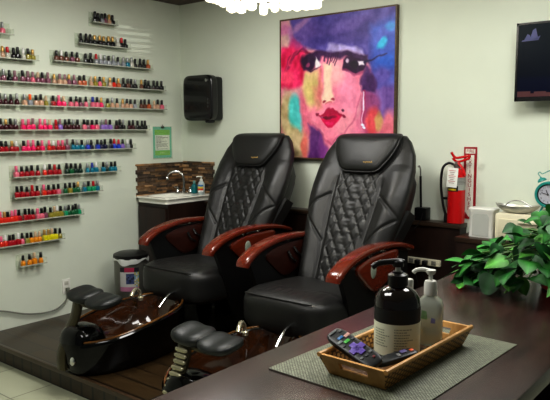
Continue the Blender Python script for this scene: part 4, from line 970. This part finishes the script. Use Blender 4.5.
# ------------------------------------------------------------------ potted plant
pp = thing('potted_pothos', 'bushy green pothos in a red pot at the far end of the desk', 'plant', (3.835, -1.76, DZ))
MB().lathe([(.075, 0), (.08, .004), (.105, .13), (.112, .132), (.112, .15), (.10, .15), (.097, .12), (.0005, .118)], n=32).build('pot', mat('red_terracotta', rgb(150, 40, 28), rough=.4, var=.1), pp)
lf = MB(); stm = MB(); r7 = random.Random(21)
def leaf(P0, yaw, pitch, roll, s, col):
    M = Matrix.Translation(P0) @ Euler((0, 0, yaw)).to_matrix().to_4x4() @ Euler((0, -pitch, 0)).to_matrix().to_4x4() @ Euler((roll, 0, 0)).to_matrix().to_4x4()
    prof = [(0, .0), (-.08, .20), (-.02, .36), (.14, .46), (.34, .46), (.55, .36), (.76, .2), (.92, .07), (1.0, 0)]
    n = len(prof); vs = []; fs = []
    for xx, ww in prof:
        mx_ = max(0, xx); z = -.22 * mx_ ** 2
        for k in (-1, -.5, 0, .5, 1): vs.append((xx * s if k else max(0, xx) * s if xx < 0 else xx * s, k * ww * s, (z + .16 * abs(k) * ww - .06 * (abs(k) == 1) * ww) * s))
    for i in range(n - 1):
        for j in range(4): fs.append((i * 5 + j, i * 5 + j + 1, (i + 1) * 5 + j + 1, (i + 1) * 5 + j))
    base = len(lf.v)
    for i, v in enumerate(vs):
        k = i % 5; b = 1.25 if k == 2 else (1.0 if k in (1, 3) else .85)
        lf.col = tuple(lin(max(0, min(255, c * b))) for c in col) + (1,)
        lf.add([v], [], M)
    lf.f += [tuple(i + base for i in f) for f in fs]
n_l = 0
while n_l < 430:
    az = r7.uniform(0, 2 * pi); R_ = sqrt(r7.uniform(.02, 1)); px = .40 * R_ * cos(az); py = .27 * R_ * sin(az)
    top = max(.05, .03 + .86 * (min(px, .12) + .38) - .25 * max(0, px - .12)) * sqrt(max(.05, 1 - (py / .30) ** 2))
    k = r7.random(); p = Vector((px, py, top * (1 - .85 * k ** 1.3)))
    if p.x < -.335: continue
    n_l += 1
    p.z = max(p.z, .022)
    s = r7.uniform(.05, .085)
    g = r7.choice([(34, 92, 38), (42, 108, 44), (28, 80, 34), (54, 124, 50), (84, 152, 62), (26, 70, 30), (38, 100, 40)])
    leaf(p, az + r7.uniform(-1.1, 1.1) + (pi if r7.random() < .12 else 0), radians(r7.uniform(-60, 18)) + .3 * (p.z / .4), r7.uniform(-.6, .6), s, g)
    if n_l % 2 == 0:
        q0 = Vector((r7.uniform(-.05, .05), r7.uniform(-.05, .05), .12)); mid = (q0 + p) / 2 + Vector((0, 0, .03))
        stm.tube(spl([q0, mid, p], 5), .0024, 5)
# trailing vines over the desk
for (ax, ay, n_) in ((-.28, -.10, 5), (-.24, -.20, 5), (-.12, -.27, 4), (.08, -.28, 4), (.2, -.26, 4)):
    pts = spl([(0, 0, .14), (ax * .4, ay * .4, .15), (ax * .8, ay * .8, .06), (ax * 1.0, ay * 1.0, .02)], 8)
    stm.tube(pts, .0028, 5)
    for k in range(n_):
        p = pts[int(len(pts) * (.45 + .55 * k / n_)) - 1]; leaf(p + Vector((0, 0, .01)), math.atan2(ay, ax) + r7.choice((-1, 1)) * r7.uniform(.3, 1.0), radians(r7.uniform(-30, 10)), r7.uniform(-.4, .4), r7.uniform(.045, .07), r7.choice([(50, 120, 52), (96, 160, 70), (42, 106, 46)]))
def leaf_mat():
    m = mat('pothos_leaf', attr=True, rough=.5, var=.12, nscale=25, spec=.3); b = m.node_tree.nodes['Principled BSDF']; b.inputs['Subsurface Weight'].default_value = 0.0; return m
lf.v = [(x, y, max(z, .004 + .004 * abs(sin(x * 90)))) for x, y, z in lf.v]
lf.build('foliage', leaf_mat(), pp, attr=True, ang=80)
stm.build('stems', mat('green_stem', rgb(76, 116, 48), rough=.5), pp)

# ------------------------------------------------------------------ chandelier
CX, CY = 2.375, -1.62
chd = thing('crystal_chandelier', 'bright crystal chandelier hanging near the ceiling', 'chandelier', (CX, CY, CEIL))
MB().lathe([(.09, 0), (.09, -.02), (.02, -.035), (.012, -.04), (.012, -.40)], n=24).build('ceiling_rod', CHROME, chd)
fr = MB()
for R_, z in ((.325, -.415), (.25, -.465)): fr.tube([(R_ * cos(a), R_ * sin(a), z) for a in [2 * pi * j / 48 for j in range(48)]], .008, 8, closed=True)
for k in range(6): a = k * pi / 3; fr.tube([(0, 0, -.40), (.325 * cos(a), .325 * sin(a), -.40)], .005, 6); fr.tube([(.25 * cos(a), .25 * sin(a), -.45), (.27 * cos(a), .27 * sin(a), -.40)], .004, 6)
fr.build('frame', CHROME, chd)
CRY = mat('lit_crystal', rgb(250, 246, 232), rough=.1, emit=(1, .93, .80, 1), estr=.75, trans=.3)
cme = None
for R_, z, n_ in ((.325, -.415, 44), (.285, -.445, 30), (.235, -.47, 24)):
    for k in range(n_):
        a = 2 * pi * k / n_ + R_ * 9
        if cme is None:
            m_ = MB(); m_.loft([rr(.004, .0, 2, 8), rr(.02, -.008, 5, 8), rr(.023, -.030, 5, 8), rr(.021, -.048, 5, 8), rr(.010, -.056, 3, 8)]); o0 = m_.build('crystal', CRY, chd, smooth=False); cme = o0
            o = o0
        else:
            o = cme.copy(); COL.objects.link(o)
        o.location = (R_ * cos(a), R_ * sin(a), z + rnd.uniform(-.02, .02)); o.rotation_euler = (rnd.uniform(-.3, .3), rnd.uniform(-.3, .3), a)

# ------------------------------------------------------------------ lights
def area(name, loc, size, power, col=(1, .985, .95), rot=(0, 0, 0), sy=None):
    l = bpy.data.lights.new(name, 'AREA'); l.energy = power; l.size = size; l.color = col
    if sy: l.shape = 'RECTANGLE'; l.size_y = sy
    o = bpy.data.objects.new(name, l); COL.objects.link(o); o.location = loc; o.rotation_euler = rot; return o
def point(name, loc, power, r=.1, col=(1, .95, .85)):
    l = bpy.data.lights.new(name, 'POINT'); l.energy = power; l.shadow_soft_size = r; l.color = col
    o = bpy.data.objects.new(name, l); COL.objects.link(o); o.location = loc; return o
area('ceiling_panel_light', (2.6, -3.3, CEIL - .02), 1.2, 34, sy=.6)
area('ceiling_panel_light', (3.6, -1.4, CEIL - .02), .9, 36)
area('ceiling_panel_light', (1.45, -1.45, CEIL - .03), .6, 32)
point('chandelier_bulb', (CX, CY, CEIL - .33), 26, .12)
# sunlight slipping through window blinds: a projector-like lamp with slat pattern
def blinds():
    l = bpy.data.lights.new('window_blind_sun', 'SPOT'); l.energy = 170; l.spot_size = radians(14); l.spot_blend = .1; l.shadow_soft_size = .004; l.color = (1, 1, .94)
    l.use_nodes = True; nt = l.node_tree; N = nt.nodes; L = nt.links; em = N['Emission']
    tc = N.new('ShaderNodeTexCoord'); sp = N.new('ShaderNodeSeparateXYZ'); L.new(tc.outputs['Normal'], sp.inputs[0])
    def mth(op, a, b=None, c=None):
        n = N.new('ShaderNodeMath'); n.operation = op
        for k, v in enumerate((a, b, c)):
            if v is None: continue
            if isinstance(v, (int, float)): n.inputs[k].default_value = v
            else: L.new(v, n.inputs[k])
        return n.outputs[0]
    x = mth('DIVIDE', sp.outputs['X'], sp.outputs['Z']); y = mth('DIVIDE', sp.outputs['Y'], sp.outputs['Z'])
    mk = mth('MULTIPLY', mth('LESS_THAN', mth('ABSOLUTE', x), .030), mth('LESS_THAN', mth('ABSOLUTE', y), .052))
    st = mth('GREATER_THAN', mth('SINE', mth('MULTIPLY', y, 640.0)), -.1)
    L.new(mth('MULTIPLY', mk, st), em.inputs['Strength'])
    o = bpy.data.objects.new('window_blind_sun', l); COL.objects.link(o); o.location = (4.3, -3.0, 1.95)
    d = Vector((0, -.53, 2.50)) - o.location; o.rotation_euler = d.to_track_quat('-Z', 'Y').to_euler()
blinds()
w = bpy.data.worlds.new('World'); SC.world = w; w.use_nodes = True
bg_ = w.node_tree.nodes['Background']; bg_.inputs[0].default_value = (.80, .86, .80, 1); bg_.inputs[1].default_value = .11

# ------------------------------------------------------------------ camera
yaw, pitch, roll = radians(38.92), radians(-6.19), radians(-.17)
f = Vector((-sin(yaw) * cos(pitch), cos(yaw) * cos(pitch), sin(pitch))); r0 = Vector((cos(yaw), sin(yaw), 0)); u0 = r0.cross(f)
r_ = r0 * cos(roll) + u0 * sin(roll); u_ = -r0 * sin(roll) + u0 * cos(roll)
cam = bpy.data.cameras.new('camera'); cam.sensor_width = 36; cam.lens = 648.6 / 550 * 36; cam.clip_start = .02
co = bpy.data.objects.new('camera', cam); COL.objects.link(co)
Mx = Matrix((r_, u_, -f)).transposed().to_4x4(); Mx.translation = Vector((4.44391603, -4.13726115, 1.58)); co.matrix_world = Mx
SC.camera = co
SC.view_settings.view_transform = 'Standard'
SC.view_settings.exposure = 0.26
SC.view_settings.gamma = 0.84
